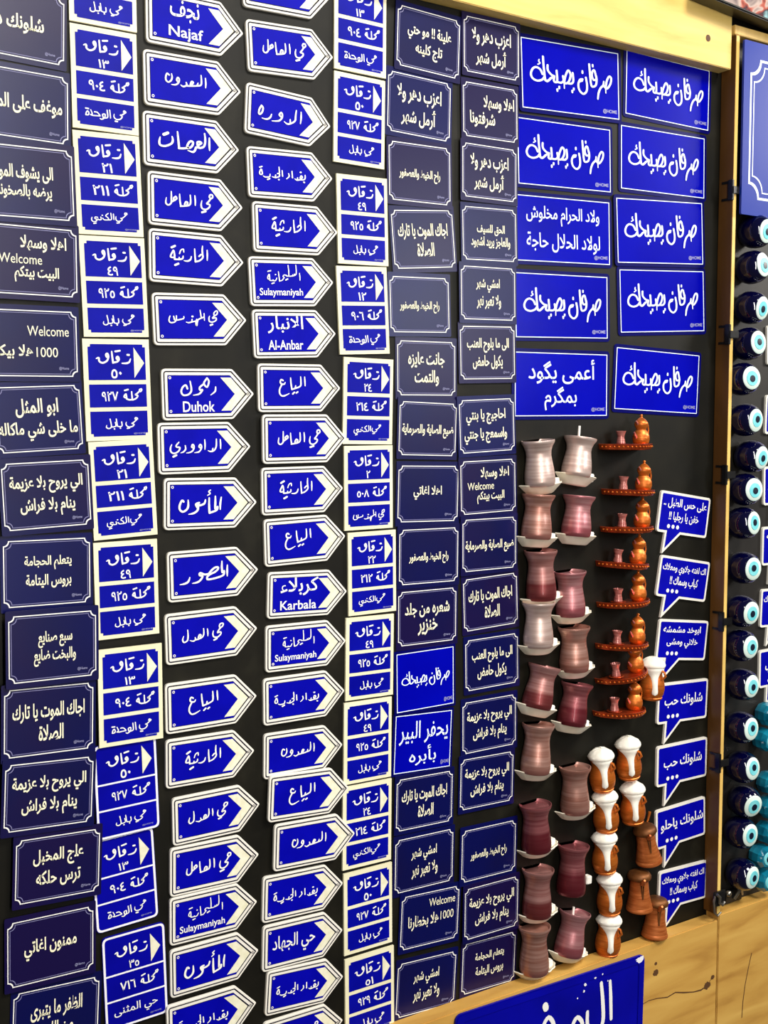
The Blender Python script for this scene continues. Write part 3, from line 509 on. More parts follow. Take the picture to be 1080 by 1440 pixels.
def arrow_sign(c, i, n):
    key = ARROWS[c][i]; say, lines = PLACES[key]
    col = 'left arrow column' if c == 'C' else 'right arrow column'
    t = thing('arrow_sign', f'blue arrow sign reading {say} with white border, {nth(i, n, col)}', 'sign', group='blue arrow signs', **at(c, i))
    def plate(bm):
        slab(bm, rounded(OUT, RAD), 0, -0.0036)
        a, b = rounded(OUT, RAD), rounded(inset(OUT, 0.0005), RAD)
        va = [bm.verts.new((p[0], -0.0036, p[1])) for p in a]; vb = [bm.verts.new((p[0], -0.004, p[1])) for p in b]
        for q in range(len(a)): bm.faces.new((va[q], va[q - 1], vb[q - 1], vb[q]))
        bm.faces.new(vb)
    part('a_plate', 'plate', plate, M['arrow_white'], t)
    part('a_line', 'border_line', lambda bm: ring(bm, ins(.0027), ins(.0042), -0.004 - EPS), M['arrow_line'], t)
    part('a_dark', 'field_edge', lambda bm: flat(bm, ins(.0078), -0.004 - EPS), M['arrow_line'], t)
    zt = AH / 2 - .0085; L0 = -AW / 2
    def field(bm):
        f = AW / 2 - .0045
        flat(bm, [(L0 + .0083, zt), (L0 + .0925, zt), (L0 + .1105, 0), (L0 + .0925, -zt), (L0 + .0083, -zt)], -0.004 - 2 * EPS)
    part('a_field', 'blue_field', field, M['arrow_blue'], t)
    zc = .0207
    part('a_chev', 'chevron', lambda bm: flat(bm, [(L0 + .0790, zc), (L0 + .0932, zc), (L0 + .1128, 0), (L0 + .0932, -zc), (L0 + .0790, -zc), (L0 + .0985, 0)], -0.004 - 3 * EPS), M['chevron'], t)
    for q_, (x, z) in enumerate(((L0 + .0108, zt - .0025), (L0 + .0108, -zt + .0025))):
        part(('a_rivet', q_), 'rivet', lambda bm: ring(bm, [(x + .0018 * math.cos(q), z + .0018 * math.sin(q)) for q in [k * math.pi / 5 for k in range(10)]], [(x + .0009 * math.cos(q), z + .0009 * math.sin(q)) for q in [k * math.pi / 5 for k in range(10)]], -0.004 - 3 * EPS), M['arrow_white'], t)
    def tip_rivet(bm):
        x, z = L0 + .1165, 0
        ring(bm, [(x + .0017 * math.cos(q), z + .0017 * math.sin(q)) for q in [k * math.pi / 5 for k in range(10)]], [(x + .001 * math.cos(q), z + .001 * math.sin(q)) for q in [k * math.pi / 5 for k in range(10)]], -0.004 - 4 * EPS)
    part('a_tip', 'tip_rivet', tip_rivet, M['arrow_line'], t)
    def letters(bm):
        for s, x0, x1, zc_, h in lines:
            add_text(bm, s, L0 + x0 * AW, L0 + x1 * AW, AH / 2 - zc_ * AH, h * AH, -0.004 - 4 * EPS, 0.013)
    part(('a_text', key), 'lettering', letters, M['letter_white'], t)
for c in 'CD':
    for i in range(len(PLACE[c])): arrow_sign(c, i, len(PLACE[c]))

# ---- navy plates with notched borders
PW, PH = 0.1031, 0.0777
def two(a, b): return [a, b]
SAY = {
    'shlon': ('shlonak', [('شلونك دادا', .08, .765, .5, .28)]), 'mogaf': ('muwaghaf ala', [('موغف على الموت', .0, .93, .5, .28)]),
    'yshuf': ('ili yshuf al-mot', [('الى يشوف الموت', .1, .78, .38, .24), ('يرضه بالصخونه', .16, .76, .64, .22)]),
    'beitkum': ('ahlan, Welcome', [('اهلا وسهلا', .36, .88, .25, .24), ('Welcome', .12, .6, .48, .14), ('البيت بيتكم', .29, .79, .7, .24)]),
    'bikum': ('Welcome 1000 hala bikum', [('Welcome', .42, .905, .31, .15), ('1000', .52, .77, .63, .15), ('هلا بيكم', .02, .48, .65, .26)]),
    'mathal': ('abu al-mathal', [('ابو المثل', .23, .73, .33, .29), ('ما خلى شي ماكاله', .02, .95, .69, .3)]),
    'azima': ('ili yruh bila azima', [('الي يروح بلا عزيمة', .08, .92, .34, .28), ('ينام بلا فراش', .19, .82, .68, .28)]),
    'hijama': ('yitallam al-hijama', [('يتعلم الحجامة', .235, .78, .35, .22), ('بروس اليتامة', .25, .775, .63, .22)]),
    'sabi': ('sabi sanayi', [('سبع صنايع', .33, .72, .38, .25), ('والبخت ضايع', .28, .76, .65, .26)]),
    'tarik': ('ijak al-mot', [('اجاك الموت يا تارك', .09, .9, .37, .28), ('الصلاة', .38, .66, .68, .24)]),
    'ilij': ('ilij al-mukhabbal', [('علج المخبل', .2, .8, .34, .3), ('ترس حلكه', .24, .77, .67, .28)]),
    'mamnun': ('mamnun aghati', [('ممنون اغاتي', .19, .8, .48, .32)]), 'dhifir': ('al-dhifir ma yitbarra', [('الظفر ما يتبرى', .2, .8, .35, .3), ('من اللحم', .3, .7, .68, .28)]),
    'mohti': ('alena mo hatti', [('علينة !! مو حتي', .16, .86, .38, .28), ('تلج كلينه', .29, .72, .68, .26)]),
    'azab': ('azab dahar wala armal shahar', [('اعزب دهر ولا', .14, .85, .33, .32), ('أرمل شهر', .21, .77, .69, .34)]),
    'khayt': ('rah al-khayt wal-asfour', [('راح الخيط والعصفور', .16, .83, .54, .22)]),
    'janat': ('janat ayza wiltammat', [('جانت عايزه', .18, .81, .35, .3), ('والتمت', .29, .71, .68, .3)]),
    'saya': ('dayya al-saya wal-sirmaya', [('ضيع الصاية والصرماية', .05, .95, .54, .26)]), 'ahlan': ('ahlan aghati', [('اهلا اغاتي', .25, .72, .48, .25)]),
    'shara': ('shara min jild khanzir', [('شعره من جلد', .11, .88, .36, .29), ('خنزير', .33, .67, .69, .3)]),
    'imshi': ('imshi shahar wala tabur nahar', [('امشي شهر', .27, .71, .35, .27), ('ولا تعبر نهر', .28, .73, .66, .28)]),
    'khuttar': ('Welcome 1000 hala', [('Welcome', .47, .93, .21, .15), ('1000', .68, .91, .5, .16), ('هلا بخطارنا', .12, .65, .54, .28)]),
    'sharraf': ('ahlan wasahlan sharraftuna', [('اهلا وسهلا', .37, .94, .34, .29), ('شرفتونا', .12, .58, .66, .3)]),
    'haq': ('al-haq lil-sayf', [('الحق للسيف', .26, .78, .42, .21), ('والعاجز يريد اشهود', .15, .88, .66, .23)]),
    'inab': ('ili ma yluh al-inab', [('الى ما يلوح العنب', .12, .89, .36, .28), ('يكول حامض', .22, .77, .68, .27)]),
    'hajij': ('ahajij ya binti', [('احاجيج يا بنتي', .12, .84, .33, .3), ('واسمعج يا جنتي', .08, .86, .69, .3)])}
PHRASES = {'A': 'shlon mogaf yshuf beitkum bikum mathal azima hijama sabi tarik azima ilij mamnun dhifir'.split(),
           'F': 'mohti azab khayt tarik khayt janat saya ahlan khayt shara sarfan bir tarik imshi khuttar imshi'.split(),
           'G': 'azab sharraf azab haq imshi inab hajij beitkum saya tarik inab azima azima khayt azima hijama'.split()}
COLNAME = {'A': 'far left navy column', 'F': 'left middle navy column', 'G': 'right middle navy column'}
def notched(w, h, r, seg=6):
    out = []
    for sx, sz, a0 in ((-1, 1, 0), (1, 1, -90), (1, -1, -180), (-1, -1, -270)):
        cx, cz = sx * w / 2, sz * h / 2
        # concave quarter circle about the corner itself, walked clockwise round the plate
        a_s = {(-1, 1): (-90, 0), (1, 1): (180, 270), (1, -1): (90, 180), (-1, -1): (0, 90)}[(sx, sz)]
        for k in range(seg + 1):
            a = math.radians(a_s[0] + (a_s[1] - a_s[0]) * k / seg)
            out.append((cx + r * math.cos(a), cz + r * math.sin(a)))
    return out
def phrase_plate(c, i, n):
    key = PHRASES[c][i]; say, lines = SAY[key]
    t = thing('phrase_plate', f'navy notched-border plate reading {say}, {nth(i, n, COLNAME[c])}', 'sign', group='navy phrase plates', **at(c, i))
    part('p_plate', 'plate', lambda bm: slab(bm, rounded(rect(PW + .0066, PH + .012), .0022), 0, -.001), M['navy'], t)
    part('p_line', 'border_line', lambda bm: ring(bm, notched(PW, PH, .0058), notched(PW - .0024, PH - .0024, .0058), -.001 - EPS), M['letter_white'], t)
    part('p_line2', 'inner_line', lambda bm: ring(bm, notched(PW - .0056, PH - .0056, .0062), notched(PW - .0070, PH - .0070, .0062), -.001 - EPS), M['line_dim'], t)
    def letters(bm):
        for s, x0, x1, zc, h in lines:
            latin = s[0] in 'W1'
            add_text(bm, s, (x0 - .5) * PW, (x1 - .5) * PW, (.5 - zc) * PH, h * PH, -.001 - 2 * EPS, 0.0 if latin else 0.022)
    part(('p_text', key), 'lettering', letters, M['letter_cream'], t)
    part('p_mark', 'maker_mark', lambda bm: add_text(bm, '@Home', .279 * PW, .395 * PW, -.375 * PH, .0042, -.001 - 2 * EPS, 0.0), M['mark_dim'], t)

# ---- wide glossy plates
GW, GH = 0.1934, 0.0978
WIDE = {'sarfan': ('sarfan yasihak', [('صرفان يصيحك', .08, .925, .48, .52)]), 'wilad': ('wilad al-haram', [('ولاد الحرام مخلوش', .1, .885, .29, .3), ('لولاد الحلال حاجة', .1, .89, .7, .3)]),
        'ama': ('ama ygud', [('أعمى يگود', .14, .86, .29, .4), ('بمگرم', .31, .66, .72, .38)]), 'bir': ('yihfur al-bir bi-ubra', [('يحفر البير', .07, .94, .32, .4), ('بأبره', .26, .74, .73, .34)])}
def wide_plate(key, label, group, w, h, wt=0.010, small=False, **a):
    t = thing('wide_plate' if not small else 'phrase_plate', label, 'sign', group=group, **a)
    mx = .004 if small else .0055
    part(('g_plate', w), 'plate', lambda bm: slab(bm, rounded(rect(w + 2 * mx, h + 2 * mx), .007 if not small else .003), 0, -.001), M['gloss_edge'], t)
    part(('g_face', w), 'blue_panel', lambda bm: flat(bm, rect(w, h), -.001 - EPS), M['gloss_blue'], t)
    part(('g_line', w), 'border_line', lambda bm: ring(bm, rect(w, h), rect(w - (.003 if not small else .0024), h - .0024), -.001 - 2 * EPS), M['ice'], t)
    def letters(bm):
        for s, x0, x1, zc, hh in WIDE[key][1]:
            add_text(bm, s, (x0 - .5) * w, (x1 - .5) * w, (.5 - zc) * h, hh * h, -.001 - 2 * EPS, wt)
    part(('g_text', key, w), 'lettering', letters, M['ice'], t)
    part(('g_mark', w), 'maker_mark', lambda bm: add_text(bm, '@HOME', .325 * w, .475 * w, -.4 * h, .0068, -.001 - 2 * EPS, 0.012), M['mark_dim'], t)
for c in 'AFG':
    for i in range(len(PLACE[c])):
        if PHRASES[c][i] in SAY: phrase_plate(c, i, len(PLACE[c]))
        else:
            key = PHRASES[c][i]
            wide_plate(key, f'bright blue square-cornered plate reading {WIDE[key][0]}, {nth(i, len(PLACE[c]), COLNAME[c])}', 'small bright blue plates', .1018, .0853, 0.008, True, **at(c, i))
for c, keys in (('H', ['sarfan', 'sarfan', 'wilad', 'sarfan', 'ama']), ('I', ['sarfan'] * 5)):
    col = 'left column of wide plates' if c == 'H' else 'right column of wide plates'
    for i, key in enumerate(keys):
        wide_plate(key, f'wide glossy blue plate reading {WIDE[key][0]}, {nth(i, 5, col)}', 'wide glossy blue plates', GW, GH, **at(c, i))

# ---- speech bubbles
JW, JH = 0.1232, 0.0692
TALK = {'hiss': ('ala hiss al-tabul', [('على حس الطبل ..', .07, .93, .27, .26), ('خفن يا رجليا !!', .2, .8, .6, .26)]), 'laffa': ('laffa jalawi', [('اك لفته جلاوي ومعلاك', .06, .93, .3, .25), ('كباب وسماك !!', .23, .8, .6, .26)]),
        'khad': ('abu khad mishmisha', [('ابوخد مشمشه', .09, .85, .26, .22), ('خلاني ومشى', .18, .81, .58, .25)]), 'hub': ('shlonak hub', [('شلونك حب', .13, .89, .47, .32)]), 'hilu': ('shlonak ya hilu', [('شلونك ياحلو', .09, .95, .46, .32)])}
def bubble_outline():
    w, h = JW / 2, JH / 2
    return [(-w, h), (w, h), (w, -h), (-w + .47 * JW, -h), (-w + .15 * JW, -h - .52 * JH), (-w + .165 * JW, -h), (-w, -h)]
def bubble(key, label, group, loc, tilt=0, scale=1):
    t = thing('speech_bubble_sign', label, 'sign', group=group, loc=loc, tilt=tilt, scale=scale)
    B = bubble_outline(); R = [.006, .006, .006, .001, .0008, .001, .006]
    part('j_plate', 'plate', lambda bm: slab(bm, rounded(B, R), 0, -.004), M['arrow_white'], t)
    R2 = [.003, .003, .003, .0005, .0005, .0005, .003]
    part('j_field', 'blue_field', lambda bm: flat(bm, rounded(inset(B, .0042), R2), -.004 - EPS), M['arrow_blue'], t)
    def dots(bm):
        for k in (.215, .305, .395): disc(bm, (k - .5) * JW, (.5 - .835) * JH, .0036, -.004 - 2 * EPS, 14, .0034)
    part('j_dots', 'dots', dots, M['letter_white'], t)
    def letters(bm):
        for s, x0, x1, zc, h in TALK[key][1]: add_text(bm, s, (x0 - .5) * JW, (x1 - .5) * JW, (.5 - zc) * JH, h * JH, -.004 - 2 * EPS, 0.02)
    part(('j_text', key), 'lettering', letters, M['letter_white'], t)
for i, key in enumerate(['hiss', 'laffa', 'khad', 'hub', 'hub', 'hilu', 'laffa']):
    bubble(key, f'blue speech bubble sign reading {TALK[key][0]}, {nth(i, 7, "bubbles by the wooden divider")}', 'speech bubble signs', **at('J', i))
for i, z in enumerate((1.636, 1.511, 1.386, 1.277, 1.163, 1.055)):
    bubble(['hiss', 'hub', 'hilu', 'khad', 'laffa', 'hub'][i], f'half-seen blue speech bubble sign behind the evil eye beads, {nth(i, 6, "far right bubbles")}', 'far right speech bubble signs', (1.7855, -.003, z), (2, -1, 1, 0, -2, 1)[i])

# ------------------------------------------------------------------ tea glass magnets
GLASS = [(0.0212, 0), (.0228, .002), (.0235, .008), (.0233, .016), (.0220, .028), (.0201, .040), (.0192, .048), (.0197, .055), (.0218, .062), (.0246, .067), (.0258, .0702), (.0255, .0722), (.0246, .0724), (.0232, .0700), (.0215, .0685), (.0, .0680)]
TG = [(1.1893, 1.4024, -4.6, .0694, 'pale', 1), (1.2616, 1.4151, 9.1, .0604, 'pale', 1), (1.1817, 1.3222, 3.8, .0674, 'copper', 1), (1.2632, 1.3215, 6.0, .0634, 'pink', 1), (1.1937, 1.2278, -1.7, .0760, 'tea', 1),
      (1.2548, 1.1975, -2.1, .0699, 'pink', 1), (1.1886, 1.1556, -.2, .0690, 'pale', 1), (1.2640, 1.1094, -1.5, .0697, 'copper', 1), (1.1851, 1.0605, 15.1, .0660, 'tea', 1), (1.2583, 1.0232, 11.0, .0660, 'wine', 1),
      (1.1844, .9591, 4.8, .0760, 'copper', 1), (1.2693, .8806, -1.0, .0740, 'copper', 1), (1.1895, .8353, -3.0, .0740, 'wine', 1), (1.2622, .7496, 3.8, .0780, 'wine', 0), (1.1908, .7306, 1.5, .0740, 'tea', 1),
      (1.2577, .6495, 12.7, .0689, 'pink', 1), (1.1869, .6400, -.2, .0745, 'copper', 1)]
SHADE = {'pale': 'pale pearly', 'copper': 'copper-toned', 'pink': 'rose pink', 'tea': 'red-bottomed', 'wine': 'wine red'}
GAP = .0006
def glass_build(bm):
    lathe(bm, GLASS, 40, cy=-.016, back=-GAP, close=True)
def saucer_build(bm):
    # half dish with a scalloped rim, flat against the board
    c0, prof = (.010, -GAP), [(.0, -.0135), (.022, -.0135), (.0245, -.0120), (.0385, .0020), (.0372, .0030), (.023, -.0085), (.0, -.009)]
    n = 28; cols = []
    for k in range(n + 1):
        a = math.pi + math.pi * k / n; col = []
        for r, z in prof:
            rr = r * (1 + .022 * math.cos(k * math.pi / 2)) if r > .03 else r
            col.append(bm.verts.new((c0[0] + rr * math.cos(a), c0[1] + rr * math.sin(a) * .86, z)))
        cols.append(col)
    for A, B in zip(cols, cols[1:]):
        for k in range(len(prof) - 1): bm.faces.new((A[k], A[k + 1], B[k + 1], B[k]))
    bm.faces.new(cols[0]); bm.faces.new(cols[-1][::-1])
    bmesh.ops.remove_doubles(bm, verts=bm.verts, dist=1e-6)
lcount = [k for k in range(17) if k % 2 == 0]
for k, (x, z, lean, h, tone, dish) in enumerate(TG):
    left = TG[k][0] < 1.22; idx = sum(1 for q in TG[:k] if (q[0] < 1.22) == left); tot = sum(1 for q in TG if (q[0] < 1.22) == left)
    t = thing('tea_glass_magnet', f'{SHADE[tone]} tea glass magnet{" on white saucer" if dish else " without saucer"}, {nth(idx, tot, ("left" if left else "right") + " glass column")}', 'magnet', (x, 0, z), -lean, 1.0, 'tea glass magnets')
    g = part(('glass', tone), 'glass', glass_build, M['glass_' + tone], t, True); g.scale = (1, 1, h / .0722)
    if dish:
        part('saucer', 'saucer', saucer_build, M['saucer'], t, True)
    s = part('sugar', 'sugar_cube', lambda bm: add_box(bm, .029, .0405, -.016, -.004, -.0045, .0085, .0012), M['sugar'], t)
    if k == 13: s.location = (.006, 0, .012)
    if k in (1, 15):
        part('peg', 'spoon', lambda bm: tube(bm, [(-.006, -.02, .05), (-.008, -.02, .066), (-.009, -.02, .0775)], .0019, 8), M['sugar'], t, True)

# ------------------------------------------------------------------ copper coffee tray magnets
TRAY = [(1.3746, 1.4618, 0), (1.3815, 1.3885, -2), (1.380, 1.3292, -1), (1.3712, 1.2712, -5), (1.3742, 1.2095, 1), (1.3728, 1.1402, -2), (1.3725, 1.0905, 7), (1.3692, 1.0312, -1)]
def tray_build(bm):
    prof = [(.0, -.0070), (.045, -.0070), (.0475, -.0060), (.0500, .0022), (.0488, .0028), (.0460, -.0008), (.0, -.0012)]
    n = 36; cols = []
    for k in range(n + 1):
        a = math.pi + math.pi * k / n
        cols.append([bm.verts.new((r * math.cos(a), -GAP + r * math.sin(a), z)) for r, z in prof])
    for A, B in zip(cols, cols[1:]):
        for k in range(len(prof) - 1): bm.faces.new((A[k], A[k + 1], B[k + 1], B[k]))
    bm.faces.new(cols[0]); bm.faces.new(cols[-1][::-1])
    bmesh.ops.remove_doubles(bm, verts=bm.verts, dist=1e-6)
def rim_build(bm):
    # embossed beads round the rim
    n = 22
    for k in range(1, n):
        a = math.pi + math.pi * k / n; x, y = .0490 * math.cos(a), -GAP + .0490 * math.sin(a)
        bmesh.ops.create_icosphere(bm, subdivisions=1, radius=.0019, matrix=Matrix.Translation((x, y, -.0018)) @ Matrix.Diagonal((1, 1, .9, 1)))
POT = [(.0, .0), (.0095, 0), (.0125, .004), (.0138, .010), (.0132, .016), (.0102, .022), (.0078, .0255), (.0092, .029), (.0112, .033), (.0108, .0365), (.0078, .0405), (.0045, .0435), (.0022, .045), (.0018, .0465), (.0026, .048), (.0016, .0497), (.0, .050)]
CUP = [(.0, 0), (.0062, 0), (.0072, .0015), (.0066, .006), (.0055, .011), (.0058, .015), (.0076, .0195), (.0082, .0215), (.0075, .0215), (.0052, .015), (.0, .013)]
for i, (x, z, lean) in enumerate(TRAY):
    t = thing('coffee_tray_magnet', f'copper tray magnet with coffee pot and small glass, {nth(i, 8, "copper tray column")}', 'magnet', (x, 0, z), lean, 1.0, 'copper coffee tray magnets')
    tr = part('tray', 'tray', tray_build, M['copper_red'], t, True)
    part('tray_rim', 'rim_beading', rim_build, M['copper'], tr, True)
    p = part('pot', 'coffee_pot', lambda bm: lathe(bm, POT, 28), M['copper'], t, True); p.location = (.024, -.021, -.0006)
    part('spout', 'spout', lambda bm: tube(bm, [(-.012, -.002, .013), (-.016, -.003, .017), (-.0195, -.004, .0215)], [.0026, .0018, .0011], 8), M['cup_rose'], p, True)
    part('beak', 'beak', lambda bm: tube(bm, [(-.009, -.002, .034), (-.0125, -.003, .0365), (-.0155, -.004, .0395)], [.0022, .0015, .0009], 8), M['cup_rose'], p, True)
    part('pot_handle', 'handle', lambda bm: tube(bm, [(.010, .001, .034), (.016, .001, .033), (.018, .001, .025), (.0165, .001, .016), (.0125, .001, .012)], .0013, 8), M['copper'], p, True)
    cp = part('tray_cup', 'small_glass', lambda bm: lathe(bm, CUP, 24), M['cup_rose'], t, True); cp.location = (-.0190, -.0190, .0015)
    part('cup_dish', 'saucer', lambda bm: lathe(bm, [(.0, -.0022), (.008, -.0022), (.0125, .0005), (.012, .001), (.0, -.0006)], 24), M['copper_red'], cp, True)

# ------------------------------------------------------------------ foaming coffee cup magnets
BODY = [(.0, 0), (.0150, 0), (.0172, .002), (.0178, .004), (.0170, .005), (.0196, .010), (.0210, .017), (.0210, .024), (.0197, .031), (.0176, .037), (.0163, .042), (.0165, .046), (.0182, .051), (.0196, .0545), (.0, .0545)]
KS = [(1.4401, 1.0395, -1.2), (1.3321, .9041, 5.7), (1.3916, .9138, 5), (1.4016, .8363, 2.6), (1.3414, .8349, 5), (1.3396, .7663, 3), (1.3507, .6942, 1.2), (1.3473, .6250, -2.7)]
FOAMLAB = ['beside the copper tray column', 'topmost of the left foam cup column', 'topmost of the right foam cup pair', 'lower of the right foam cup pair', 'second down the left foam cup column', 'third down the left foam cup column', 'fourth down the left foam cup column', 'lowest of the left foam cup column']
BODYK = .0145
def body_build(bm):
    lathe(bm, BODY, 40, cy=-BODYK, back=-GAP)
    for q in range(5):   # turned grooves round the belly
        zz = .009 + q * .0042; r = .0192 + .0016 * math.sin((zz - .006) / .02 * math.pi / 1.6)
def foam_build(bm):
    rnd = random.Random(3)
    prof = [(.0, .0540), (.0198, .0540), (.0212, .0560), (.0216, .0585), (.0207, .0612), (.0176, .0650), (.0120, .0690), (.0055, .0712), (.0, .0716)]
    cols = lathe(bm, prof, 36, cy=-BODYK, back=-GAP)
    for v in bm.verts:
        if v.co.z > .057: v.co += Vector((rnd.uniform(-1, 1), 0, rnd.uniform(-1, 1))) * .0007
def drip_build(bm):
    # foam running down the spout side, following the belly
    def rad(z):
        for (r0, z0), (r1, z1) in zip(BODY[1:], BODY[2:]):
            if z0 <= z <= z1 and z1 > z0: return r0 + (r1 - r0) * (z - z0) / (z1 - z0)
        return .018
    a_mid = math.radians(-90 - 32)
    rows = []
    zs = [.0548, .052, .049, .045, .041, .036, .031, .026, .021, .017, .0135, .0115, .0105]
    ws = [1.15, 1.05, .82, .60, .42, .31, .25, .22, .22, .25, .25, .19, .05]
    for z, w in zip(zs, ws):
        row = []
        for k in range(9):
            u = (k / 4 - 1); a = a_mid + u * w * (1.0 if z > .04 else .95)
            r = rad(z) + .0004 + .0016 * (1 - u * u)
            row.append(bm.verts.new((r * math.cos(a), min(-BODYK + r * math.sin(a), -GAP), z)))
        rows.append(row)
    for A, B in zip(rows, rows[1:]):
        for k in range(8): bm.faces.new((A[k], A[k + 1], B[k + 1], B[k]))
for i, (x, z, lean) in enumerate(KS):
    t = thing('foam_cup_magnet', f'copper coffee cup magnet overflowing with white foam, {FOAMLAB[i]}', 'magnet', (x, 0, z), lean, 1.0, 'foaming coffee cup magnets')
    part('k_body', 'cup', body_build, M['copper'], t, True)
    part('k_foam', 'foam', foam_build, M['foam'], t, True)
    part('k_drip', 'foam_drip', drip_build, M['foam'], t, True)
    part('k_handle', 'handle', lambda bm: tube(bm, [(.002, -.0300, .0505), (.005, -.0365, .0485), (.006, -.0385, .042), (.003, -.0350, .0365)], .0020, 8), M['copper'], t, True)

# ------------------------------------------------------------------ plain copper jug magnets
JUG = [(.0, 0), (.0190, 0), (.0222, .0022), (.0226, .005), (.0212, .008), (.0206, .010), (.0208, .0115), (.0198, .0135), (.0200, .015), (.0190, .017), (.0192, .0185), (.0183, .0205), (.0184, .022), (.0176, .024), (.0177, .0255), (.0170, .0275), (.0158, .040), (.0150, .050), (.0152, .055), (.0, .055)]
LID = [(.0, .0552), (.0188, .0552), (.0200, .057), (.0198, .061), (.0170, .0655), (.0110, .068), (.0, .069)]
for i, (x, z, lean, lab) in enumerate([(1.4403, .7614, 11.7, 'tilted plain copper jug magnet under the right foam cups'), (1.4185, .6841, 1.3, 'plain copper jug magnet between the tilted jug and the lowest jug'), (1.4556, .6290, -3.8, 'lowest plain copper jug magnet beside the bottom speech bubble')]):
    t = thing('copper_jug_magnet', lab, 'magnet', (x, 0, z), lean, 1.0, 'plain copper jug magnets')
    part('n_body', 'body', lambda bm: lathe(bm, JUG, 40, cy=-.016, back=-GAP), M['copper_old'], t, True)
    part('n_lid', 'lid', lambda bm: lathe(bm, LID, 36, cy=-.016, back=-GAP), M['copper_dark'], t, True)
    def beak(bm):
        a = math.radians(-90 - 26); c, s = math.cos(a), math.sin(a)
        tube(bm, [(c * .0165, -.016 + s * .0165, .052), (c * .0215, -.016 + s * .0215, .058), (c * .026, -.016 + s * .026, .0615)], [.0045, .0035, .0018], 10)
    part('n_beak', 'spout', beak, M['copper_old'], t, True)
    def seam(bm):
        a = math.radians(-90 - 26)
        for sgn in (-1, 1):
            pts = []
            for zz, r in ((.053, .0152), (.046, .0156), (.038, .0162), (.030, .0169), (.026, .0178)):
                aa = a + sgn * .16 * (zz - .024) / .029
                pts.append((r * math.cos(aa), -.016 + r * math.sin(aa), zz))
            tube(bm, pts, .0012, 8)
    part('n_seam', 'spout_ridge', seam, M['copper_dark'], t, True)
    if i == 0:
        part('n_handle', 'handle', lambda bm: tube(bm, [(.014, -.006, .060), (.020, -.006, .067), (.024, -.006, .074), (.0262, -.006, .079)], [.0016, .0016, .0022, .0026], 8), M['copper'], t, True)

# ------------------------------------------------------------------ evil eye beads on the right-hand panel
EYES = [(1.6587, 1.8246), (1.6519, 1.7600), (1.6506, 1.6967), (1.6475, 1.6308), (1.6387, 1.5705), (1.6430, 1.5030), (1.6603, 1.4409), (1.6513, 1.3812), (1.6422, 1.3228), (1.6507, 1.2459), (1.6478, 1.1705), (1.6463, 1.1097), (1.6507, 1.0403), (1.6517, .9621), (1.6581, .8888), (1.6718, .8302), (1.6586, .7724), (1.6633, .6954)]
def around_y(bm, prof, seg=32):
    """turn (r, depth) about an axis that points out of the panel"""
    cols = []
    for k in range(seg):
        a = 2 * math.pi * k / seg
        cols.append([bm.verts.new((r * math.cos(a), -d, r * math.sin(a))) for r, d in prof])
    for k in range(seg):
        A, B = cols[k], cols[(k + 1) % seg]
        for q in range(len(prof) - 1): bm.faces.new((A[q], A[q + 1], B[q + 1], B[q]))
    bmesh.ops.remove_doubles(bm, verts=bm.verts, dist=1e-6)
BEAD = [(.0, 0), (.017, 0), (.0235, .005), (.0275, .015), (.0282, .024), (.0268, .034), (.0235, .041), (.0205, .0445), (.0, .046)]
for i, (x, z) in enumerate(EYES):
    rr = random.Random(i)
    t = thing('evil_eye_bead', f'navy glass evil eye bead, {nth(i, 18, "bead row beside the wooden divider")}', 'bead', (x, -.0034, z), 0, 1.0, 'navy evil eye beads')
    t.rotation_euler = (math.radians(rr.uniform(-7, 7)), 0, math.radians(rr.uniform(-9, 9)))
    part('bead', 'bead', lambda bm: around_y(bm, BEAD), M['bead_navy'], t, True)
    e = part('eye_w', 'white_ring', lambda bm: around_y(bm, [(.0196, .0436), (.0196, .0452), (.018, .0464), (.0, .0474)]), M['eye_white'], t, True)
    s = part('eye_s', 'sky_disc', lambda bm: around_y(bm, [(.0128, .0462), (.0124, .0474), (.0, .0480)]), M['eye_sky'], t, True)
    p = part('eye_p', 'pupil', lambda bm: around_y(bm, [(.0060, .0470), (.0057, .0483), (.0, .0487)]), M['eye_pupil'], t, True)
    s.location = (rr.uniform(-.0012, .0012), 0, rr.uniform(-.0012, .0012)); p.location = (s.location.x * 1.6, 0, s.location.z * 1.8)
for i, (x, z) in enumerate([(1.7330, .9750), (1.7270, .9300), (1.7420, .8480), (1.7420, .8030), (1.7400, .7560), (1.7260, .7150), (1.7320, .6700)]):
    t = thing('turquoise_bead', f'turquoise glass eye bead at the right edge, {nth(i, 7, "turquoise beads")}', 'bead', (x, -.0034, z), 0, 1.0, 'turquoise eye beads')
    t.rotation_euler = (0, math.radians(25 * i), math.radians(-6))
    def hexbead(bm):
        around_y(bm, [(.0, 0), (.0145, 0), (.0195, .006), (.0215, .016), (.0205, .028), (.016, .036), (.0, .037)], 9)
    part('teal', 'bead', hexbead, M['teal_glass'], t)
    part('teal_w', 'white_ring', lambda bm: around_y(bm, [(.0125, .0362), (.0115, .0378), (.0, .0384)], 20), M['eye_sky'], t, True)
    part('teal_p', 'pupil', lambda bm: around_y(bm, [(.0068, .0378), (.0062, .0390), (.0, .0394)], 20), M['eye_pupil'], t, True)

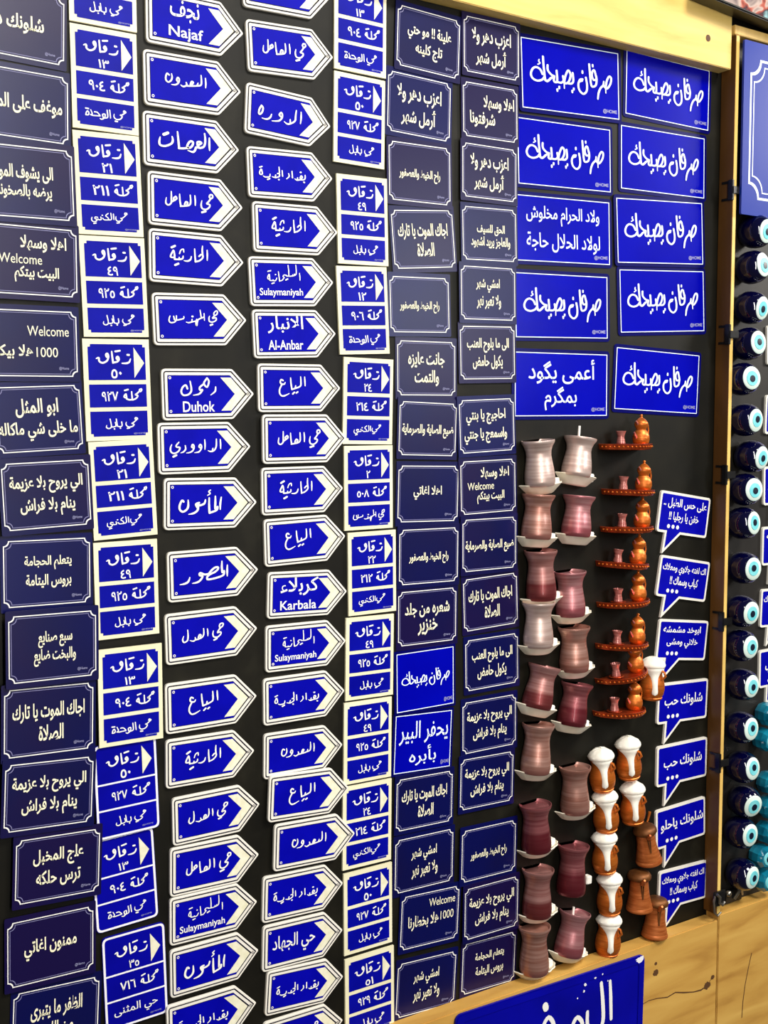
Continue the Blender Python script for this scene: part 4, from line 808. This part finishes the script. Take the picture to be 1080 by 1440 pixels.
# ------------------------------------------------------------------ hooks and latch on the divider
for i, z in enumerate((1.885, 1.646, 1.409, 1.157, .909)):
    bm = bmesh.new()
    for zz in (-.016, .012): add_box(bm, 1.5945, 1.5964, -.026, -.008, zz, zz + .004)
    add_box(bm, 1.5945, 1.5964, -.0300, -.0245, -.016, .016)
    add_box(bm, 1.5925, 1.6150, -.0345, -.0303, -.0062, .0062, .0008)
    add_box(bm, 1.5915, 1.5964, -.0330, -.0230, -.0170, .0170, .0008)
    o = obj('divider_clip', bm, M['black_plastic']); o.location = (0, 0, z)
    tag(o, f'black clip hooked on the wooden divider edge, {nth(i, 5, "divider clips")}', 'clip', 'divider clips')
t = thing('metal_latch', 'dark metal latch at the foot of the wooden divider', 'latch', (1.596, -.031, .668))
bm = box(-.012, .016, -.005, .0, -.012, .014, .001); obj('latch_plate', bm, M['black_plastic'], t)
bm = bmesh.new(); tube(bm, [(-.011, -.004, .008), (-.016, -.006, -.002), (-.014, -.006, -.020), (-.006, -.006, -.028), (.004, -.005, -.024)], .0018, 8); obj('hook', bm, M['steel'], t, True)
bm = bmesh.new(); tube(bm, [(-.010, -.007, .012), (-.004, -.009, .006), (-.004, -.008, -.004), (.004, -.008, -.010), (.010, -.007, -.006)], .0026, 8); obj('lever', bm, M['steel'], t, True)
bm = bmesh.new(); bmesh.ops.create_icosphere(bm, subdivisions=2, radius=.0055, matrix=Matrix.Translation((.022, -.006, .006))); obj('knob', bm, M['steel'], t, True)
t = thing('metal_catch', 'small metal catch on the dark panel below the lowest bead', 'latch', (1.672, -.0034, .655))
bm = box(-.030, .014, -.008, .0, -.016, .006, .001); obj('catch_plate', bm, M['black_plastic'], t)
bm = bmesh.new(); tube(bm, [(-.008, -.009, -.010), (-.002, -.012, .0), (.004, -.012, .008), (.010, -.010, .002), (.013, -.009, -.006)], .003, 8); obj('catch_hook', bm, M['steel'], t, True)

# ------------------------------------------------------------------ large signs and the picture
t = thing('notched_blue_sign', 'large blank blue sign with double notched white border at right edge', 'sign', (1.8175, -.0345, 1.9885), .2)
W2, H2 = .42, .284
bm = bmesh.new(); slab(bm, rounded(rect(W2, H2), .003), 0, -.004); obj('plate', bm, mat('sign_royal', (10, 42, 140), 0.3, spec=0.15), t)
bm = bmesh.new(); ring(bm, notched(W2 - .032, H2 - .054, .024, 10), notched(W2 - .040, H2 - .062, .024, 10), -.004 - EPS); obj('border_line', bm, M['ice'], t)
bm = bmesh.new(); ring(bm, notched(W2 - .050, H2 - .076, .026, 10), notched(W2 - .054, H2 - .080, .026, 10), -.004 - EPS); obj('inner_line', bm, M['ice'], t)

t = thing('enamel_shop_sign', 'big chipped blue enamel sign with white Arabic letters on the bottom plank', 'sign', (1.2135, -.0312, .4850), -1.2)
W3, H3 = .395, .272
bm = bmesh.new(); slab(bm, rounded(rect(W3, H3), .012, 6), 0, -.0035); obj('plate', bm, M['enamel_blue'], t)
bm = bmesh.new()
ring(bm, rounded(rect(W3 - .004, H3 - .004), .011, 6), rounded(rect(W3 - .026, H3 - .026), .006, 6), -.0045)
ring(bm, rounded(rect(W3 - .026, H3 - .026), .006, 6), rounded(rect(W3 - .030, H3 - .030), .006, 6), -.0036); obj('raised_rim', bm, M['enamel_blue'], t)
SIGN_STROKES = [[(0.1180, 0.1097, 0.0058), (0.1206, 0.0810, 0.0071), (0.1229, 0.0455, 0.0065)],
    [(0.0981, 0.1115, 0.0065), (0.1029, 0.0790, 0.0078), (0.1043, 0.0456, 0.0078), (0.0916, 0.0325, 0.0078), (0.0715, 0.0447, 0.0078), (0.0692, 0.0708, 0.0065)],
    [(0.0571, 0.0486, 0.0078), (0.0380, 0.0555, 0.0078), (0.0469, 0.0683, 0.0071), (0.0586, 0.0548, 0.0078), (0.0525, 0.0336, 0.0078), (0.0272, 0.0277, 0.0045)],
    [(-0.0053, 0.0594, 0.0078), (-0.0242, 0.0711, 0.0078), (-0.0145, 0.0849, 0.0071), (-0.0027, 0.0683, 0.0078), (-0.0089, 0.0444, 0.0078), (-0.0438, 0.0479, 0.0058)],
    [(-0.0221, 0.1055, 0.0116), (-0.0204, 0.1012, 0.0116)]]
WORDS['shop sign'] = (0, 1, 1, ';'.join(' '.join('%.2f,%.2f,%.2f' % (x * 1e4, -z * 1e4, w_ * 1e4) for x, z, w_ in s) for s in SIGN_STROKES))
bm = bmesh.new(); vs_, fs_ = stroke_geo('shop sign'); bv_ = [bm.verts.new((x * 1e-4, -.0042 - l_ * 1.2e-5, z * 1e-4)) for x, z, l_ in vs_]
for f in fs_: bm.faces.new([bv_[q] for q in f])
obj('lettering', bm, M['letter_white'], t)
bm = bmesh.new()
flat(bm, blotch(W3 / 2 - .012, H3 / 2 - .006, .010, .005, 14, .3), -.0047)
for cx_, cz_, r_ in ((.062, .118, .003), (.084, .124, .002), (.060, .108, .0022), (.10, .126, .0016), (.112, .112, .0014), (.046, .100, .0015)): flat(bm, blotch(cx_, cz_, r_, r_ * .8, 10, .3), -.0048)
obj('enamel_chip', bm, M['plate_white'], t)

t = thing('picture_magnet', 'dark glossy picture of figurines above the wooden beam end', 'picture', (1.712, -.0275, 2.295), 4.2 * -1)
bm = box(-.222, .222, -.030, 0, -.140, .140, .002); obj('backing', bm, M['black_plastic'], t)
bm = bmesh.new(); flat(bm, rect(.436, .272), -.0304); obj('picture_print', bm, M['picture'], t)
